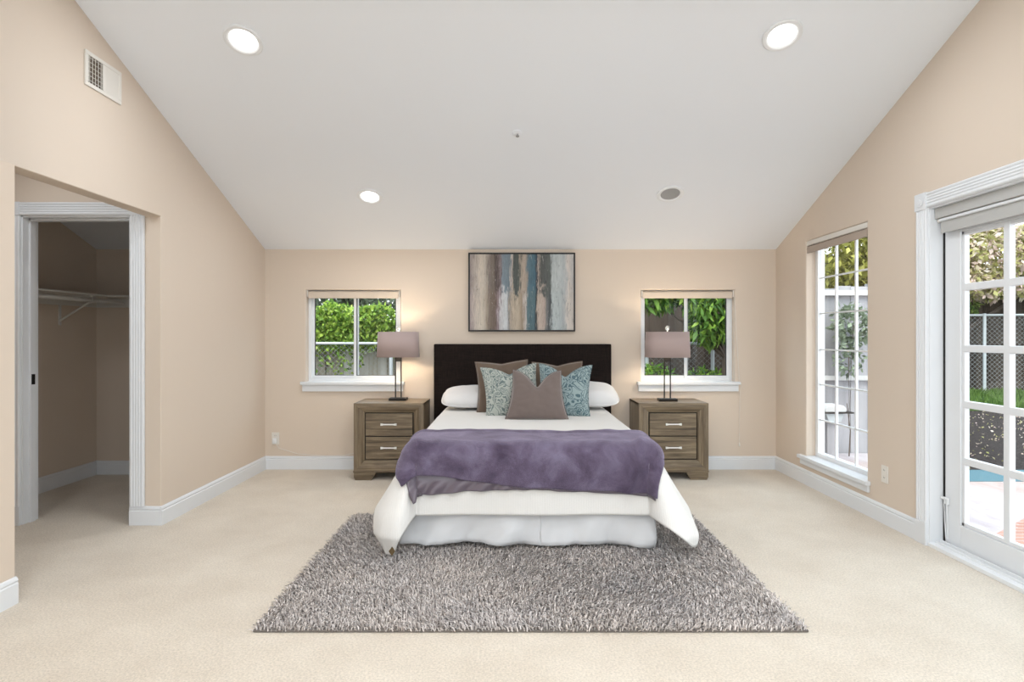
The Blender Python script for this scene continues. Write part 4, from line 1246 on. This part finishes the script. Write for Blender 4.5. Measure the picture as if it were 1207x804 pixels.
# behind the back wall: boards, chain link and greenery
board_fence('tall dark board fence behind the trees outside the back windows', (-0.6, 9.2), (5.7, 9.2), 2.6, M_FENCE_D)
board_fence('pale weathered board fence under the ivy outside the back window', (-5.2, 9.0), (-0.55, 9.0), 1.45, M_FENCE_L)
chain_link('chain link fence with a top rail in front of the back board fences', (-5.0, 8.55), (4.2, 8.55), 1.16 + 0.06, [0.3, 1.0, 3.26, 5.45, 6.95, 7.9, 9.15])
ivy = thing('ivy_hedge', 'bright green ivy hedge spilling over the pale board fence', 'hedge', (-2.9, 9.2, GZ))
rt = np.random.default_rng(5)
n = 24000
cx_ = rt.uniform(-2.2, 2.1, n); cz_ = rt.uniform(1.15, 1.98, n)
dep = -0.35 - 0.22*np.sin(cx_*2.2)*0.5 - rt.uniform(0, 0.25, n) + 0.25*np.abs(cz_-1.6)
drop = rt.uniform(0, 1, n) < 0.12
cz_ = np.where(drop, cz_ - rt.uniform(0, 0.75, n)*(0.5+0.5*np.sin(cx_*5.0)), cz_)
edge = 1.72 + 0.08*np.sin(cx_*3.0) + 0.06*np.sin(cx_*7.7)
ok = cz_ < edge
leaf_mesh('foliage', np.stack([cx_, dep, cz_], 1)[ok], 0.075, M_IVY, ivy, 0.7, 1.9, rt)
mb = MB()
for k in range(9):
    x = -2.0 + k*0.5
    mb.tube([(x, -0.12, 0.0), (x+0.08, -0.2, 0.9), (x-0.05, -0.30, 1.75)], [0.02,0.015,0.008], 6)
mb.build('stem', M_BARK, ivy)
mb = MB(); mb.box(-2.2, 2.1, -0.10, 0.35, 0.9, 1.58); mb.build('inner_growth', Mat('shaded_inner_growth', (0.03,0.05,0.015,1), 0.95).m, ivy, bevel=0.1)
tree('garden_tree', 'grey-green tree standing beyond the ivy hedge', (-2.6, 11.2, GZ), 1.8, [((-1.2,0,2.3),(1.2,0.8,0.55),2800), ((0.3,0,2.4),(1.3,0.8,0.6),3000), ((1.6,0,2.25),(1.0,0.8,0.55),2600)], 0.14, M_GREY)
tree('garden_tree', 'fresh green tree with drooping leaves outside the back window', (2.95, 8.2, GZ), 1.9,
     [((-0.75,0.0,2.05),(0.55,0.30,0.25),900), ((-0.15,-0.1,1.75),(0.42,0.30,0.30),1000), ((-0.25,-0.1,1.45),(0.25,0.22,0.20),420), ((-0.3,0,2.15),(0.5,0.3,0.25),800), ((0.4,0,2.0),(0.42,0.3,0.28),600), ((-1.0,0,1.85),(0.30,0.22,0.14),320)], 0.17, M_MAPLE, 1.3, 3.2)
tree('low_shrub', 'low green shrub at the foot of the chain link fence', (1.95, 8.25, GZ), 0.5, [((0,0,0.72),(0.30,0.2,0.22),500)], 0.10, M_MAPLE, 0.0, 3.0)
tree('low_shrub', 'low green shrub under the drooping tree by the chain link fence', (2.62, 8.30, GZ), 0.4, [((0.1,0,0.70),(0.35,0.18,0.16),500)], 0.10, M_MAPLE, -0.2, 3.5)

# seen through the tall right-hand window: bleached panel fence with white rails, and a grill
t = board_fence('bleached panel fence with white rails outside the tall gridded window', (2.80, 6.55), (4.05, 6.55), 1.86, M_FENCE_W, 0.16, 'panel_fence', False)
for z, hh in ((1.80, 0.030), (0.86, 0.025)):
    mb = MB(); mb.box(-0.02, 1.27, -0.045, 0.0, z-hh, z+hh)
    mb.build('white_rail', M_WHITEP, t)
g = thing('grill_cart', 'small grill with white lid and dark shelf outside the tall window', 'grill', (3.36, 6.25, GZ))
mb = MB(); mb.box(-0.24, 0.20, -0.11, 0.11, 0.515, 0.53); mb.build('shelf', M_BRONZE, g, bevel=0.003)
mb = MB(); mb.prism([(-0.10,0.53),(0.12,0.53),(0.12,0.57),(0.09,0.60),(-0.07,0.60),(-0.10,0.57)], 'y', -0.11, 0.11); mb.build('lid', M_WHITEP, g, bevel=0.01)
mb = MB(); mb.prism([(-0.09,0.515),(0.11,0.515),(0.07,0.42),(-0.05,0.42)], 'y', -0.09, 0.09); mb.build('firebox', M_GALV, g, bevel=0.006)
mb = MB(); mb.box(-0.05, 0.07, -0.05, 0.05, 0.0, 0.42); mb.build('pedestal', M_FENCE_W, g, bevel=0.005)
tree('garden_tree', 'yellow-green tree behind the bleached panel fence', (4.9, 8.6, GZ), 2.2, [((-0.4,0,2.55),(1.0,0.6,0.55),1900), ((0.7,0,2.6),(0.9,0.6,0.6),1500), ((0.0,0.1,2.0),(1.0,0.4,0.35),900)], 0.13, M_YELL)
tree('garden_shrub', 'grey-green shrub against the bleached panel fence', (3.62, 6.35, GZ), 0.6, [((0.05,0,1.45),(0.22,0.12,0.24),420), ((0.0,0,1.1),(0.15,0.10,0.2),150)], 0.07, M_GREY)

# seen through the patio door
board_fence('long dark board fence at the far end of the lawn', (8.2, 15.6), (16.5, 13.6), 2.75, M_FENCE_D)
chain_link('tall chain link fence at the far end of the lawn', (8.4, 14.35), (15.5, 13.35), 1.83, [0.3, 2.78, 5.2, 7.0], 0.075, r=0.0027, pr=1.35)
tree('blossoming_tree', 'pink and yellow leaved tree above the fence at the end of the lawn', (11.2, 13.4+1.3, GZ), 2.6,
     [((-1.2,-0.55,3.05),(1.15,0.5,0.80),4600), ((0.3,-0.75,3.2),(1.2,0.5,0.85),4600), ((1.7,-0.9,2.95),(1.1,0.5,0.80),3600), ((-0.2,-0.75,2.55),(1.6,0.45,0.35),3000), ((-2.4,-0.3,2.95),(0.9,0.5,0.75),2200)], 0.15, M_PINK, 0.4, 1.8)
tree('garden_shrub', 'dark green shrub hanging over the far board fence', (10.75, 14.42, GZ), 1.7, [((0.0,-0.1,2.05),(0.55,0.25,0.30),600)], 0.13, M_MAPLE)
# grass blades on the lawn and fallen leaves on the mulch
rt = np.random.default_rng(21)
n = 9000
gx = rt.uniform(7.6, 15, n); gy = rt.uniform(10.6, 14.0, n)
o = leaf_mesh('grass_tufts', np.stack([gx, gy, np.full(n, GZ)], 1), 0.13, M_GRASS, None, -3.0, 6.0, rt)
tag(o, 'green grass blades growing on the lawn beyond the mulch', 'grass', kind='stuff')
n = 1500
gx = rt.uniform(4.2, 10, n); gy = rt.uniform(5.9, 10.6, n)
o = leaf_mesh('fallen_leaves', np.stack([gx, gy, np.full(n, GZ+0.012)], 1), 0.034, M_PINK, None, 0.2, 1.6, rt)
tag(o, 'pale fallen leaves scattered over the brown mulch', 'leaves', kind='stuff')
